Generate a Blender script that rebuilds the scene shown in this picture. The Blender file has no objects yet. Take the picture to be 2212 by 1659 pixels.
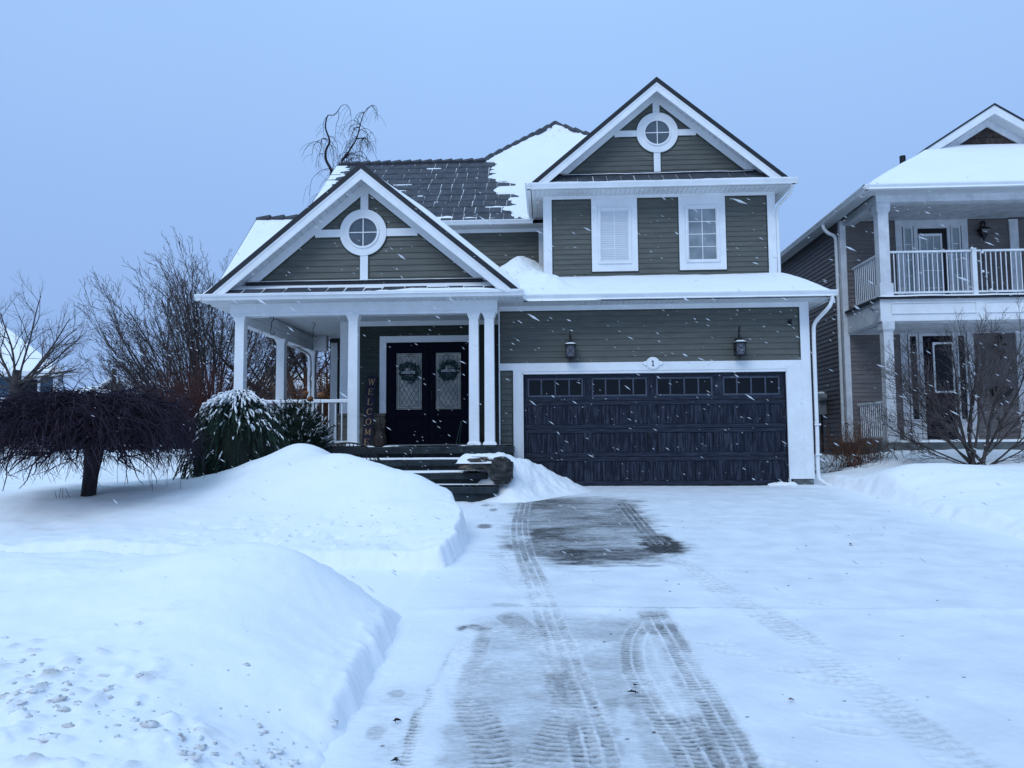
import bpy, math, random
import numpy as np
from mathutils import Vector, Matrix

PI = math.pi
sc = bpy.context.scene
COL = sc.collection
RND = random.Random(7)

# ------------------------------------------------------------------ camera
yaw, pitch, roll = 0.045779, 0.07528517, 0.00763994
FPX = 1661.0; W0, H0 = 2212.0, 1659.0
def _rot():
    cy, sy = math.cos(yaw), math.sin(yaw); cp, sp = math.cos(pitch), math.sin(pitch); cr, sr = math.cos(roll), math.sin(roll)
    Rz = np.array([[cy,-sy,0],[sy,cy,0],[0,0,1]]); Rx = np.array([[1,0,0],[0,cp,-sp],[0,sp,cp]]); Ry = np.array([[cr,0,sr],[0,1,0],[-sr,0,cr]])
    return Rz @ Rx @ Ry
CM = _rot(); CAMZ = 0.835
cam = bpy.data.cameras.new('camera'); camo = bpy.data.objects.new('camera', cam); COL.objects.link(camo)
cam.sensor_width = 36; cam.lens = 36 * FPX / W0; cam.clip_start = 0.05; cam.clip_end = 3000
r_, f_, u_ = CM[:,0], CM[:,1], CM[:,2]
camo.matrix_world = Matrix(((r_[0],u_[0],-f_[0],0),(r_[1],u_[1],-f_[1],0),(r_[2],u_[2],-f_[2],CAMZ),(0,0,0,1)))
sc.camera = camo
def at(px, py, Y):
    """where the sight line through this spot of the photo meets the plane y = Y"""
    d = CM @ np.array([px-W0/2, FPX, -(py-H0/2)]); v = d*Y/d[1]
    return np.array([v[0], v[1], v[2]+CAMZ])
SL = 0.05
def base_z(Y): return -SL*(14.47-Y)
def gnd(px, py):
    d = CM @ np.array([px-W0/2, FPX, -(py-H0/2)])
    t = (-SL*14.47 - CAMZ)/(d[2]-SL*d[1]); return np.array([d[0]*t, d[1]*t])

# ------------------------------------------------------------------ noise
def _h(ix, iy, seed):
    n = (ix.astype(np.int64)*374761393 + iy.astype(np.int64)*668265263 + seed*1442695041) & 0xFFFFFFFF
    n = ((n ^ (n >> 13))*1274126177) & 0xFFFFFFFF
    n = n ^ (n >> 16)
    return (n & 0xFFFFFF)/float(0xFFFFFF)
def vnoise(x, y, seed=0):
    x = np.asarray(x, float); y = np.asarray(y, float)
    ix = np.floor(x); iy = np.floor(y); fx = x-ix; fy = y-iy
    fx = fx*fx*fx*(fx*(fx*6-15)+10); fy = fy*fy*fy*(fy*(fy*6-15)+10)
    a = _h(ix,iy,seed); b = _h(ix+1,iy,seed); c = _h(ix,iy+1,seed); d = _h(ix+1,iy+1,seed)
    return (a*(1-fx)+b*fx)*(1-fy) + (c*(1-fx)+d*fx)*fy
def fbm(x, y, o=4, seed=0, gain=0.5):
    s = 0; a = 1.0; t = 0
    for i in range(o):
        s = s + a*(vnoise(x*2**i+i*17.3, y*2**i-i*9.1, seed+i)-0.5); t += a; a *= gain
    return s/t*2
def sstep(a, b, x):
    t = np.clip((x-a)/(b-a), 0, 1); return t*t*(3-2*t)

# ------------------------------------------------------------------ objects
def tag(o, label=None, cat=None, group=None, kind=None):
    if label: o['label'] = label
    if cat: o['category'] = cat
    if group: o['group'] = group
    if kind: o['kind'] = kind
    return o
def empty(name, loc, label=None, cat=None, group=None, rz=0):
    o = bpy.data.objects.new(name, None); COL.objects.link(o); o.location = loc; o.rotation_euler = (0,0,rz)
    o.empty_display_size = 0.1
    return tag(o, label, cat, group)
def setpar(o, parent):
    if parent is None: return
    o.parent = parent
    m = Matrix.Identity(4); p = parent; chain = []
    while p is not None: chain.append(p); p = p.parent
    for q in chain[::-1]:
        m = m @ q.matrix_parent_inverse @ Matrix.LocRotScale(q.location, q.rotation_euler, q.scale)
    o.matrix_parent_inverse = m.inverted()
class MB:
    def __init__(s): s.v = []; s.f = []; s.mi = []; s.m = 0
    def add(s, vs, fs):
        n = len(s.v); s.v += [tuple(map(float, p)) for p in vs]
        s.f += [tuple(i+n for i in f) for f in fs]; s.mi += [s.m]*len(fs); return s
    def box(s, x0, x1, y0, y1, z0, z1):
        return s.add([(x0,y0,z0),(x1,y0,z0),(x1,y1,z0),(x0,y1,z0),(x0,y0,z1),(x1,y0,z1),(x1,y1,z1),(x0,y1,z1)],
            [(0,3,2,1),(4,5,6,7),(0,1,5,4),(1,2,6,5),(2,3,7,6),(3,0,4,7)])
    def frust(s, cx, cy, z0, z1, a0, b0, a1, b1):
        """box whose half sizes change from (a0,b0) to (a1,b1)"""
        return s.add([(cx-a0,cy-b0,z0),(cx+a0,cy-b0,z0),(cx+a0,cy+b0,z0),(cx-a0,cy+b0,z0),(cx-a1,cy-b1,z1),(cx+a1,cy-b1,z1),(cx+a1,cy+b1,z1),(cx-a1,cy+b1,z1)],
            [(0,3,2,1),(4,5,6,7),(0,1,5,4),(1,2,6,5),(2,3,7,6),(3,0,4,7)])
    def prism(s, pts, y0, y1):
        """polygon in x,z pushed along y"""
        n = len(pts)
        vs = [(p[0],y0,p[1]) for p in pts]+[(p[0],y1,p[1]) for p in pts]
        fs = [tuple(range(n)), tuple(range(2*n-1,n-1,-1))]+[(i,n+i,n+(i+1)%n,(i+1)%n) for i in range(n)]
        return s.add(vs, fs)
    def prismx(s, pts, x0, x1):
        n = len(pts)
        vs = [(x0,p[0],p[1]) for p in pts]+[(x1,p[0],p[1]) for p in pts]
        fs = [tuple(range(n)), tuple(range(2*n-1,n-1,-1))]+[(i,n+i,n+(i+1)%n,(i+1)%n) for i in range(n)]
        return s.add(vs, fs)
    def prismz(s, pts, z0, z1):
        n = len(pts)
        vs = [(p[0],p[1],z0) for p in pts]+[(p[0],p[1],z1) for p in pts]
        fs = [tuple(range(n)), tuple(range(2*n-1,n-1,-1))]+[(i,n+i,n+(i+1)%n,(i+1)%n) for i in range(n)]
        return s.add(vs, fs)
    def slab(s, pts, t):
        """3d polygon with thickness t straight down"""
        n = len(pts); vs = [tuple(p) for p in pts]+[(p[0],p[1],p[2]-t) for p in pts]
        fs = [tuple(range(n)), tuple(range(2*n-1,n-1,-1))]+[(i,n+i,n+(i+1)%n,(i+1)%n) for i in range(n)]
        return s.add(vs, fs)
    def tube(s, pts, r, sides=6, cap=True):
        P = np.array(pts, float); n = len(P); R = np.full(n, r) if np.isscalar(r) else np.array(r)
        v, f = tube_arrays(P, R, sides); s.add(v, [tuple(q) for q in f])
        if cap: s.add(v[:sides], [tuple(range(sides))]); s.add(v[-sides:], [tuple(range(sides))])
        return s
    def bar(s, a, b, w, h=None):
        """square bar between two points"""
        return s.tube([a, b], w*0.7071, 4)
    def ring(s, cx, cz, r0, r1, y0, y1, n=48):
        vs = []; fs = []
        for i in range(n):
            a = 2*PI*i/n; c, q = math.cos(a), math.sin(a)
            vs += [(cx+r0*c,y0,cz+r0*q),(cx+r1*c,y0,cz+r1*q),(cx+r1*c,y1,cz+r1*q),(cx+r0*c,y1,cz+r0*q)]
        for i in range(n):
            j = (i+1)%n
            for k in range(4): fs.append((4*i+k,4*j+k,4*j+(k+1)%4,4*i+(k+1)%4))
        return s.add(vs, fs)
    def disc(s, cx, cz, r, y0, y1, n=40):
        return s.prism([(cx+r*math.cos(2*PI*i/n), cz+r*math.sin(2*PI*i/n)) for i in range(n)], y0, y1)
    def ball(s, c, r, sq=(1,1,1), n=10, m=7, jit=0, rng=RND):
        vs = []; fs = []
        for i in range(m+1):
            for j in range(n):
                t = PI*i/m; a = 2*PI*j/n; k = r*(1+rng.uniform(-jit,jit))
                vs.append((c[0]+k*sq[0]*math.sin(t)*math.cos(a), c[1]+k*sq[1]*math.sin(t)*math.sin(a), c[2]+k*sq[2]*math.cos(t)))
        for i in range(m):
            for j in range(n): fs.append((i*n+j,(i+1)*n+j,(i+1)*n+(j+1)%n,i*n+(j+1)%n))
        return s.add(vs, fs)
    def build(s, name, mat, parent=None, smooth=False, bevel=0):
        me = bpy.data.meshes.new(name); me.from_pydata(s.v, [], s.f)
        mats = mat if isinstance(mat, (list, tuple)) else [mat]
        for m in mats: me.materials.append(m)
        if len(mats) > 1: me.polygons.foreach_set('material_index', s.mi)
        if smooth: me.polygons.foreach_set('use_smooth', [True]*len(me.polygons))
        me.update()
        o = bpy.data.objects.new(name, me); COL.objects.link(o); setpar(o, parent)
        if bevel:
            b = o.modifiers.new('bevel', 'BEVEL'); b.width = bevel; b.segments = 2; b.limit_method = 'ANGLE'
        return o
def tube_arrays(P, R, k):
    n = len(P); T = np.gradient(P, axis=0); T /= (np.linalg.norm(T, axis=1)[:,None]+1e-12)
    ref = np.array([0,0,1.0]) if abs(T[:,2]).mean() < 0.8 else np.array([1.0,0,0])
    A = np.cross(T, ref); A /= (np.linalg.norm(A, axis=1)[:,None]+1e-12); B = np.cross(T, A)
    a = np.arange(k)*2*PI/k + (PI/4 if k == 4 else 0)
    V = P[:,None,:] + R[:,None,None]*(np.cos(a)[None,:,None]*A[:,None,:] + np.sin(a)[None,:,None]*B[:,None,:])
    i = np.arange(n-1)[:,None]*k; j = np.arange(k)[None,:]; j2 = (j+1)%k
    F = np.stack([i+j, i+j2, i+k+j2, i+k+j], -1).reshape(-1,4)
    return V.reshape(-1,3), F
def np_mesh(name, V, F, mat, parent=None, smooth=False, attrs=None):
    V = np.asarray(V, np.float32); F = np.asarray(F, np.int32); k = F.shape[1]
    me = bpy.data.meshes.new(name); me.vertices.add(len(V)); me.vertices.foreach_set('co', V.ravel())
    me.loops.add(F.size); me.loops.foreach_set('vertex_index', F.ravel())
    me.polygons.add(len(F)); me.polygons.foreach_set('loop_start', np.arange(len(F), dtype=np.int32)*k)
    try: me.polygons.foreach_set('loop_total', np.full(len(F), k, np.int32))
    except Exception: pass
    me.polygons.foreach_set('use_smooth', np.full(len(F), smooth, bool))
    if attrs:
        for n, a in attrs.items():
            at_ = me.attributes.new(n, 'FLOAT', 'POINT'); at_.data.foreach_set('value', np.asarray(a, np.float32).ravel())
    me.materials.append(mat); me.update(calc_edges=True); me.validate()
    o = bpy.data.objects.new(name, me); COL.objects.link(o); setpar(o, parent); return o
def tubes(name, polys, mat, parent=None, sides=3):
    Vs = []; Fs = []; n = 0
    for P, R in polys:
        v, f = tube_arrays(P, R, sides); Vs.append(v); Fs.append(f+n); n += len(v)
    return np_mesh(name, np.concatenate(Vs), np.concatenate(Fs), mat, parent, smooth=sides > 3)
def grid_mesh(name, X, Y, Z, mat, parent=None, attrs=None):
    ny, nx = X.shape; V = np.stack([X, Y, Z], -1).reshape(-1,3)
    i = np.arange(ny-1)[:,None]*nx; j = np.arange(nx-1)[None,:]
    F = np.stack([i+j, i+j+1, i+nx+j+1, i+nx+j], -1).reshape(-1,4)
    return np_mesh(name, V, F, mat, parent, True, attrs)

# ------------------------------------------------------------------ materials
def mat(name, col, rough=0.7, var=0.0, scale=8.0, bump=0.0, bscale=60.0, spec=0.3, metal=0.0, stretch=None, col2=None, lo=0.35, hi=0.65, detail=4):
    m = bpy.data.materials.new(name); m.use_nodes = True; nt = m.node_tree; N = nt.nodes; L = nt.links
    b = N['Principled BSDF']; b.inputs['Base Color'].default_value = (*col, 1); b.inputs['Roughness'].default_value = rough
    b.inputs['Specular IOR Level'].default_value = spec; b.inputs['Metallic'].default_value = metal
    tc = N.new('ShaderNodeTexCoord'); mp = N.new('ShaderNodeMapping'); L.new(tc.outputs['Object'], mp.inputs['Vector'])
    if stretch: mp.inputs['Scale'].default_value = stretch
    if var or col2:
        n = N.new('ShaderNodeTexNoise'); n.inputs['Scale'].default_value = scale; n.inputs['Detail'].default_value = detail; n.inputs['Roughness'].default_value = 0.6
        L.new(mp.outputs[0], n.inputs['Vector'])
        r = N.new('ShaderNodeValToRGB'); r.color_ramp.elements[0].position = lo; r.color_ramp.elements[1].position = hi
        c2 = col2 or tuple(min(1, c*(1+var)) for c in col); c1 = col if col2 else tuple(c*(1-var) for c in col)
        r.color_ramp.elements[0].color = (*c1,1); r.color_ramp.elements[1].color = (*c2,1)
        L.new(n.outputs['Fac'], r.inputs['Fac']); L.new(r.outputs['Color'], b.inputs['Base Color'])
    if bump:
        n2 = N.new('ShaderNodeTexNoise'); n2.inputs['Scale'].default_value = bscale; n2.inputs['Detail'].default_value = 5
        L.new(mp.outputs[0], n2.inputs['Vector']); bp = N.new('ShaderNodeBump'); bp.inputs['Strength'].default_value = bump; bp.inputs['Distance'].default_value = 0.02
        L.new(n2.outputs['Fac'], bp.inputs['Height']); L.new(bp.outputs['Normal'], b.inputs['Normal'])
    return m
M = {}
M['white'] = mat('white_paint', (0.74,0.75,0.77), 0.5, 0.05, 3, 0.08, 40)
M['white2'] = mat('weathered_white', (0.60,0.61,0.64), 0.6, 0.12, 4, 0.1, 30)
M['soffit'] = mat('soffit_white', (0.62,0.64,0.66), 0.6, 0.05, 3)
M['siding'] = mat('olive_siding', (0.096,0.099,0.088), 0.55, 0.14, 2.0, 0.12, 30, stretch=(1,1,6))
M['sidingdark'] = mat('olive_siding_shaded', (0.030,0.039,0.034), 0.6, 0.14, 2.0, 0.12, 30, stretch=(1,1,6))  # darker copy of the same siding; porch and side wall shade put into its colour
M['trimgreen'] = mat('olive_channel', (0.04,0.047,0.036), 0.5)
M['shingle'] = mat('dark_shingle', (0.056,0.060,0.074), 0.7, 0.3, 5, 0.4, 60, detail=6)
M['metaledge'] = mat('dark_drip_edge', (0.015,0.018,0.024), 0.5, 0.2, 4)
M['navy'] = mat('navy_door_paint', (0.0025,0.003,0.010), 0.5, 0.2, 5, spec=0.08)
M['garage'] = mat('charcoal_woodgrain', (0.008,0.011,0.021), 0.5, 0, 5, 0.25, 9, spec=0.15, stretch=(7,7,0.7), col2=(0.062,0.070,0.102), lo=0.45, hi=0.80, detail=8)
M['garagerail'] = mat('charcoal_woodgrain_rail', (0.012,0.016,0.028), 0.5, 0, 5, 0.2, 9, spec=0.15, stretch=(0.7,7,9), col2=(0.050,0.058,0.085), lo=0.42, hi=0.78, detail=8)
M['garageframe'] = mat('charcoal_window_frame', (0.050,0.060,0.088), 0.5, 0.2, 5)
M['glassdark'] = mat('dark_glass', (0.003,0.004,0.006), 0.12, 0.3, 1.5, spec=0.25)
M['glassgrey'] = mat('grey_glass', (0.20,0.23,0.25), 0.05, 0.25, 2.5, spec=0.6)
M['glassround'] = mat('round_glass', (0.075,0.092,0.11), 0.05, 0.25, 2.5, spec=0.8)
M['blind'] = mat('white_blind', (0.62,0.65,0.68), 0.6)
M['frost'] = mat('frosted_glass_lit', (0.19,0.19,0.18), 0.25, 0, 2.8, spec=0.5, col2=(0.50,0.47,0.41), lo=0.3, hi=0.7)  # pale warm tones stand for reflection and indoor light, put into the colour
M['black'] = mat('black_iron', (0.008,0.008,0.010), 0.45, 0.2, 10)
M['lampglass'] = mat('lantern_glass', (0.10,0.10,0.12), 0.1, spec=0.6)
M['plaque'] = mat('plaque_enamel', (0.8,0.81,0.82), 0.3)
M['ink'] = mat('dark_blue_ink', (0.012,0.03,0.06), 0.5)
M['stone'] = mat('wet_slate_stone', (0.015,0.022,0.027), 0.5, 0.5, 5, 0.6, 12, spec=0.25, detail=8)
M['rock'] = mat('brown_ledge_rock', (0.035,0.035,0.034), 0.8, 0, 4, 0.9, 12, stretch=(1,1,3.5), col2=(0.20,0.155,0.12), lo=0.4, hi=0.62, detail=8)
M['veneer'] = mat('pale_stone_veneer', (0.16,0.145,0.12), 0.85, 0.3, 6, 0.5, 20)
M['concrete'] = mat('grey_concrete', (0.10,0.11,0.11), 0.85, 0.3, 5, 0.3, 40)
M['wreath'] = mat('teal_leaf', (0.012,0.045,0.045), 0.5, 0.5, 20)
M['plank'] = mat('dark_sign_board', (0.012,0.012,0.03), 0.7, 0.4, 6, stretch=(6,6,1))
M['gold'] = mat('tan_letter_paint', (0.42,0.25,0.13), 0.6)
M['letterwhite'] = mat('white_letter', (0.8,0.8,0.8), 0.6)
M['burlap'] = mat('weathered_wood_grey', (0.085,0.065,0.06), 0.9, 0.5, 12, 0.6, 40, stretch=(4,4,1))
M['bark'] = mat('grey_brown_bark', (0.050,0.042,0.040), 0.9, 0.45, 14, 0.8, 30, stretch=(1,1,0.3))
M['barkdark'] = mat('dark_bark', (0.020,0.015,0.019), 0.9, 0.5, 12, 0.8, 30, stretch=(1,1,0.3))
M['twigpurple'] = mat('purple_brown_twig', (0.022,0.013,0.025), 0.85, 0.6, 9)
M['twigbrown'] = mat('brown_twig', (0.072,0.058,0.058), 0.85, 0.4, 5)
M['twigred'] = mat('red_twig', (0.065,0.024,0.022), 0.85, 0.5, 5)
M['twigrust'] = mat('rust_twig', (0.11,0.05,0.03), 0.85, 0.5, 5)
M['leafrust'] = mat('rust_leaf', (0.20,0.085,0.035), 0.8, 0.4, 9)
M['needle'] = mat('spruce_needle', (0.011,0.030,0.021), 0.7, 0, 3, col2=(0.045,0.085,0.060), lo=0.45, hi=0.7)
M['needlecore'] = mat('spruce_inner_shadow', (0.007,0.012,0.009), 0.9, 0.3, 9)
M['yew'] = mat('yew_needle', (0.008,0.020,0.014), 0.7, 0, 4, col2=(0.03,0.055,0.038), lo=0.4, hi=0.7)
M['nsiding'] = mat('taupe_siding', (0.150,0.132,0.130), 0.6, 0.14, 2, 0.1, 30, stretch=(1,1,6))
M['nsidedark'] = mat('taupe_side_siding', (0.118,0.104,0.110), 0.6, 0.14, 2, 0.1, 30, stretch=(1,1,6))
M['nshake'] = mat('brown_shake', (0.05,0.035,0.033), 0.85, 0.5, 6, 0.5, 20, stretch=(4,1,1))
M['bluesiding'] = mat('blue_siding', (0.030,0.060,0.095), 0.6, 0.15, 1, stretch=(1,1,6))
M['greyhouse'] = mat('grey_far_siding', (0.09,0.10,0.12), 0.7, 0.15, 1, stretch=(1,1,6))
M['greyrail'] = mat('grey_white_rail', (0.66,0.68,0.71), 0.5, 0.08, 5)
M['greymetal'] = mat('grey_meter_metal', (0.22,0.23,0.25), 0.5, 0.15, 6)
M['curtain'] = mat('pale_curtain', (0.30,0.34,0.36), 0.4, 0.2, 7, stretch=(4,1,0.5), spec=0.6)
M['bulb'] = mat('white_bulb', (0.8,0.8,0.8), 0.3)
M['flake'] = mat('snow_flake', (0.58,0.60,0.63), 0.9)

def snow_mat(name, c=(0.87,0.875,0.89), dirt=False, bump=0.25):
    m = bpy.data.materials.new(name); m.use_nodes = True; nt = m.node_tree; N = nt.nodes; L = nt.links
    b = N['Principled BSDF']; b.inputs['Roughness'].default_value = 0.75; b.inputs['Specular IOR Level'].default_value = 0.15
    tc = N.new('ShaderNodeTexCoord')
    n = N.new('ShaderNodeTexNoise'); n.inputs['Scale'].default_value = 1.3; n.inputs['Detail'].default_value = 6; L.new(tc.outputs['Object'], n.inputs['Vector'])
    r = N.new('ShaderNodeValToRGB'); r.color_ramp.elements[0].position = 0.3; r.color_ramp.elements[1].position = 0.7
    r.color_ramp.elements[0].color = (c[0]*0.95,c[1]*0.96,c[2]*0.98,1); r.color_ramp.elements[1].color = (*c,1)
    L.new(n.outputs['Fac'], r.inputs['Fac']); out = r.outputs['Color']
    if dirt:
        a = N.new('ShaderNodeAttribute'); a.attribute_name = 'dirt'; mx = N.new('ShaderNodeMix'); mx.data_type = 'RGBA'
        L.new(a.outputs['Fac'], mx.inputs['Factor']); L.new(out, mx.inputs['A']); mx.inputs['B'].default_value = (0.33,0.31,0.29,1); out = mx.outputs['Result']
    L.new(out, b.inputs['Base Color'])
    n2 = N.new('ShaderNodeTexNoise'); n2.inputs['Scale'].default_value = 38; n2.inputs['Detail'].default_value = 6; n2.inputs['Roughness'].default_value = 0.7
    L.new(tc.outputs['Object'], n2.inputs['Vector'])
    bp = N.new('ShaderNodeBump'); bp.inputs['Strength'].default_value = bump; bp.inputs['Distance'].default_value = 0.01
    L.new(n2.outputs['Fac'], bp.inputs['Height']); L.new(bp.outputs['Normal'], b.inputs['Normal'])
    return m
M['snow'] = snow_mat('snow'); M['snowground'] = snow_mat('ground_snow', dirt=True, bump=0.35)
def drive_mat():
    m = bpy.data.materials.new('driveway_snow_and_concrete'); m.use_nodes = True; nt = m.node_tree; N = nt.nodes; L = nt.links
    b = N['Principled BSDF']; tc = N.new('ShaderNodeTexCoord')
    a = N.new('ShaderNodeAttribute'); a.attribute_name = 'bare'; w = N.new('ShaderNodeAttribute'); w.attribute_name = 'wet'
    mp = N.new('ShaderNodeMapping'); mp.inputs['Scale'].default_value = (0.6,1.6,1); L.new(tc.outputs['Object'], mp.inputs['Vector'])
    n = N.new('ShaderNodeTexNoise'); n.inputs['Scale'].default_value = 34; n.inputs['Detail'].default_value = 10; n.inputs['Roughness'].default_value = 0.82; L.new(mp.outputs[0], n.inputs['Vector'])
    # fac = smooth(bare*1.0 + (noise-0.5)*k)
    ma = N.new('ShaderNodeMath'); ma.operation = 'MULTIPLY_ADD'; L.new(n.outputs['Fac'], ma.inputs[0]); ma.inputs[1].default_value = 1.7; ma.inputs[2].default_value = -0.85
    # noise only matters where the snow is thin
    mk = N.new('ShaderNodeMapRange'); mk.inputs['From Min'].default_value = 0.0; mk.inputs['From Max'].default_value = 0.25; L.new(a.outputs['Fac'], mk.inputs['Value'])
    mm = N.new('ShaderNodeMath'); mm.operation = 'MULTIPLY'; L.new(ma.outputs[0], mm.inputs[0]); L.new(mk.outputs[0], mm.inputs[1])
    ad = N.new('ShaderNodeMath'); ad.operation = 'ADD'; L.new(a.outputs['Fac'], ad.inputs[0]); L.new(mm.outputs[0], ad.inputs[1]); ad.use_clamp = True
    n3 = N.new('ShaderNodeTexNoise'); n3.inputs['Scale'].default_value = 3; n3.inputs['Detail'].default_value = 5; L.new(tc.outputs['Object'], n3.inputs['Vector'])
    cr = N.new('ShaderNodeValToRGB'); cr.color_ramp.elements[0].color = (0.66,0.685,0.73,1); cr.color_ramp.elements[1].color = (0.76,0.78,0.82,1)
    cr.color_ramp.elements[0].position = 0.35; cr.color_ramp.elements[1].position = 0.65; L.new(n3.outputs['Fac'], cr.inputs['Fac'])
    th = N.new('ShaderNodeAttribute'); th.attribute_name = 'thin'; m0 = N.new('ShaderNodeMix'); m0.data_type = 'RGBA'; L.new(th.outputs['Fac'], m0.inputs['Factor']); m0.inputs['A'].default_value = (0.81,0.83,0.87,1); L.new(cr.outputs['Color'], m0.inputs['B'])
    m1 = N.new('ShaderNodeMix'); m1.data_type = 'RGBA'; L.new(ad.outputs[0], m1.inputs['Factor']); L.new(m0.outputs['Result'], m1.inputs['A'])
    m2 = N.new('ShaderNodeMix'); m2.data_type = 'RGBA'; L.new(w.outputs['Fac'], m2.inputs['Factor']); m2.inputs['A'].default_value = (0.20,0.202,0.208,1); m2.inputs['B'].default_value = (0.032,0.032,0.034,1)
    L.new(m2.outputs['Result'], m1.inputs['B']); L.new(m1.outputs['Result'], b.inputs['Base Color'])
    b.inputs['Roughness'].default_value = 0.8; b.inputs['Specular IOR Level'].default_value = 0.15
    bp = N.new('ShaderNodeBump'); bp.inputs['Strength'].default_value = 0.3; bp.inputs['Distance'].default_value = 0.01
    L.new(n.outputs['Fac'], bp.inputs['Height']); L.new(bp.outputs['Normal'], b.inputs['Normal'])
    return m
M['drive'] = drive_mat()

# ------------------------------------------------------------------ light
SUN_EL, SUN_AZ = math.radians(43), math.radians(207)   # azimuth from +y clockwise: high, behind the camera, to its left
w = bpy.data.worlds.new('World'); sc.world = w; w.use_nodes = True; nt = w.node_tree; N = nt.nodes; L = nt.links
bg = N['Background']; tc = N.new('ShaderNodeTexCoord'); sep = N.new('ShaderNodeSeparateXYZ'); L.new(tc.outputs['Generated'], sep.inputs[0])
sky = N.new('ShaderNodeTexSky'); sky.sky_type = 'NISHITA'; sky.sun_disc = False; sky.sun_elevation = SUN_EL; sky.sun_rotation = SUN_AZ
rp = N.new('ShaderNodeValToRGB'); cr = rp.color_ramp
cr.elements[0].position = 0.0; cr.elements[0].color = (0.265,0.41,0.71,1)
cr.elements[1].position = 1.0; cr.elements[1].color = (0.44,0.70,1.0,1)
for p, c in ((0.10,(0.25,0.400,0.715)),(0.30,(0.270,0.435,0.76)),(0.48,(0.305,0.49,0.82)),(0.75,(0.38,0.62,0.97))):
    e = cr.elements.new(p); e.color = (*c,1)
L.new(sep.outputs['Z'], rp.inputs['Fac'])
nz = N.new('ShaderNodeTexNoise'); nz.inputs['Scale'].default_value = 1.6; nz.inputs['Detail'].default_value = 3; L.new(tc.outputs['Generated'], nz.inputs['Vector'])
mr = N.new('ShaderNodeMapRange'); mr.inputs['To Min'].default_value = 0.94; mr.inputs['To Max'].default_value = 1.06; L.new(nz.outputs['Fac'], mr.inputs['Value'])
bg.inputs['Strength'].default_value = 0.1
sc1 = N.new('ShaderNodeVectorMath'); sc1.operation = 'SCALE'; L.new(rp.outputs['Color'], sc1.inputs[0])
ml = N.new('ShaderNodeMath'); ml.operation = 'MULTIPLY'; ml.inputs[1].default_value = 11.8; L.new(mr.outputs[0], ml.inputs[0]); L.new(ml.outputs[0], sc1.inputs['Scale'])
sc2 = N.new('ShaderNodeVectorMath'); sc2.operation = 'SCALE'; L.new(sky.outputs['Color'], sc2.inputs[0]); sc2.inputs['Scale'].default_value = 0.02
ad = N.new('ShaderNodeVectorMath'); ad.operation = 'ADD'; L.new(sc1.outputs[0], ad.inputs[0]); L.new(sc2.outputs[0], ad.inputs[1])
L.new(ad.outputs[0], bg.inputs['Color'])
sl = bpy.data.lights.new('sun', 'SUN'); sl.energy = 1.28; sl.angle = math.radians(30); sl.color = (0.84,0.93,1.0)
so = bpy.data.objects.new('sun', sl); COL.objects.link(so); so.location = (-20,-20,40)
sd = Vector((math.sin(SUN_AZ)*math.cos(SUN_EL), math.cos(SUN_AZ)*math.cos(SUN_EL), math.sin(SUN_EL)))
so.rotation_euler = sd.to_track_quat('Z', 'Y').to_euler()
sc.view_settings.view_transform = 'Standard'; sc.view_settings.look = 'None'; sc.view_settings.exposure = 0
sc.cycles.use_denoising = True

# ================================================================== GROUND
CTRL = [  # (px, py, Y): snow surface points
 (0,1085,9.3),(205,1070,9.5),(400,1062,9.8),(0,1120,8.6),(300,1125,8.5),
 (0,1010,15),(200,1005,14),(330,1000,13.5),(100,985,18),(-600,1010,15),(-600,1100,9),
 (662,954,11.0),(620,966,10.9),(580,985,10.8),(540,1003,10.6),(480,1030,10.4),(430,1050,10.2),
 (715,984,10.8),(757,980,10.3),(834,1005,10.0),(908,1028,9.7),(949,1065,9.4),(1000,1095,9.05),
 (600,1080,9.3),(800,1090,8.9),(560,1150,8.1),(700,1170,7.9),(880,1160,8.0),(1000,1165,7.5),(900,1180,7.6),(740,1196,7.55),(600,1190,7.55),
 (400,1165,7.7),(200,1165,7.6),(0,1172,7.6),
 (0,1208,5.45),(150,1213,5.35),(300,1212,5.3),(420,1190,5.2),(500,1182,5.15),(580,1184,5.15),(650,1206,5.2),(720,1248,5.3),(800,1296,5.45),(862,1338,5.6),
 (200,1330,4.3),(500,1290,4.5),(680,1340,4.7),(0,1450,3.5),(300,1500,3.4),(600,1450,3.9),(760,1480,4.0),(690,1620,3.5),(300,1640,2.9),(0,1640,2.8),(550,1640,3.2),(-400,1450,3.6),(-500,1215,5.5),
 (1880,1070,12.2),(1950,1085,11.5),(2100,1120,10.1),(2212,1155,8.9),(1870,1028,13.2),(1950,1009,12.7),(2040,1006,12.4),(2130,1018,12.0),(2212,1036,11.6),(2212,1090,10),(2400,1080,10.5),(2500,1200,8.2),
 (1800,1040,14.3),(1790,1016,16),(2110,1002,15),(2212,985,16),(1950,975,16.4),(2100,972,16.6),(2300,975,16.5),
]
cp = [at(*c) for c in CTRL]
cp += [np.array(p) for p in ((-3.0,12.4,0.45),(-2.0,11.6,-0.03),(-1.65,10.5,-0.06),(-2.35,11.2,0.10),(-4.6,12.6,0.35),(-6.5,13,0.35),(-7,16,0.40),(-7,20,0.42),(-14,14,0.35),(-20,10,0.25),(-14,6,0.1),(-22,22,0.4),
  (6.2,19,0.35),(6.2,26,0.4),(9,21,0.5),(14,14,0.5),(16,20,0.55),(0,22,0.4),(-10,30,0.4),(10,32,0.4),(-9,2.2,-0.45),(-3,1,-0.6),(2.5,14.6,0.0),(12,7,0.0))]
cp = np.array(cp); C2 = cp[:,:2]; CZ = cp[:,2]-base_z(np.minimum(C2[:,1],14.47))
def phi(r): return np.sqrt(r*r+0.35**2)
Kd = np.linalg.norm(C2[:,None]-C2[None], axis=2); n_ = len(C2)
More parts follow.
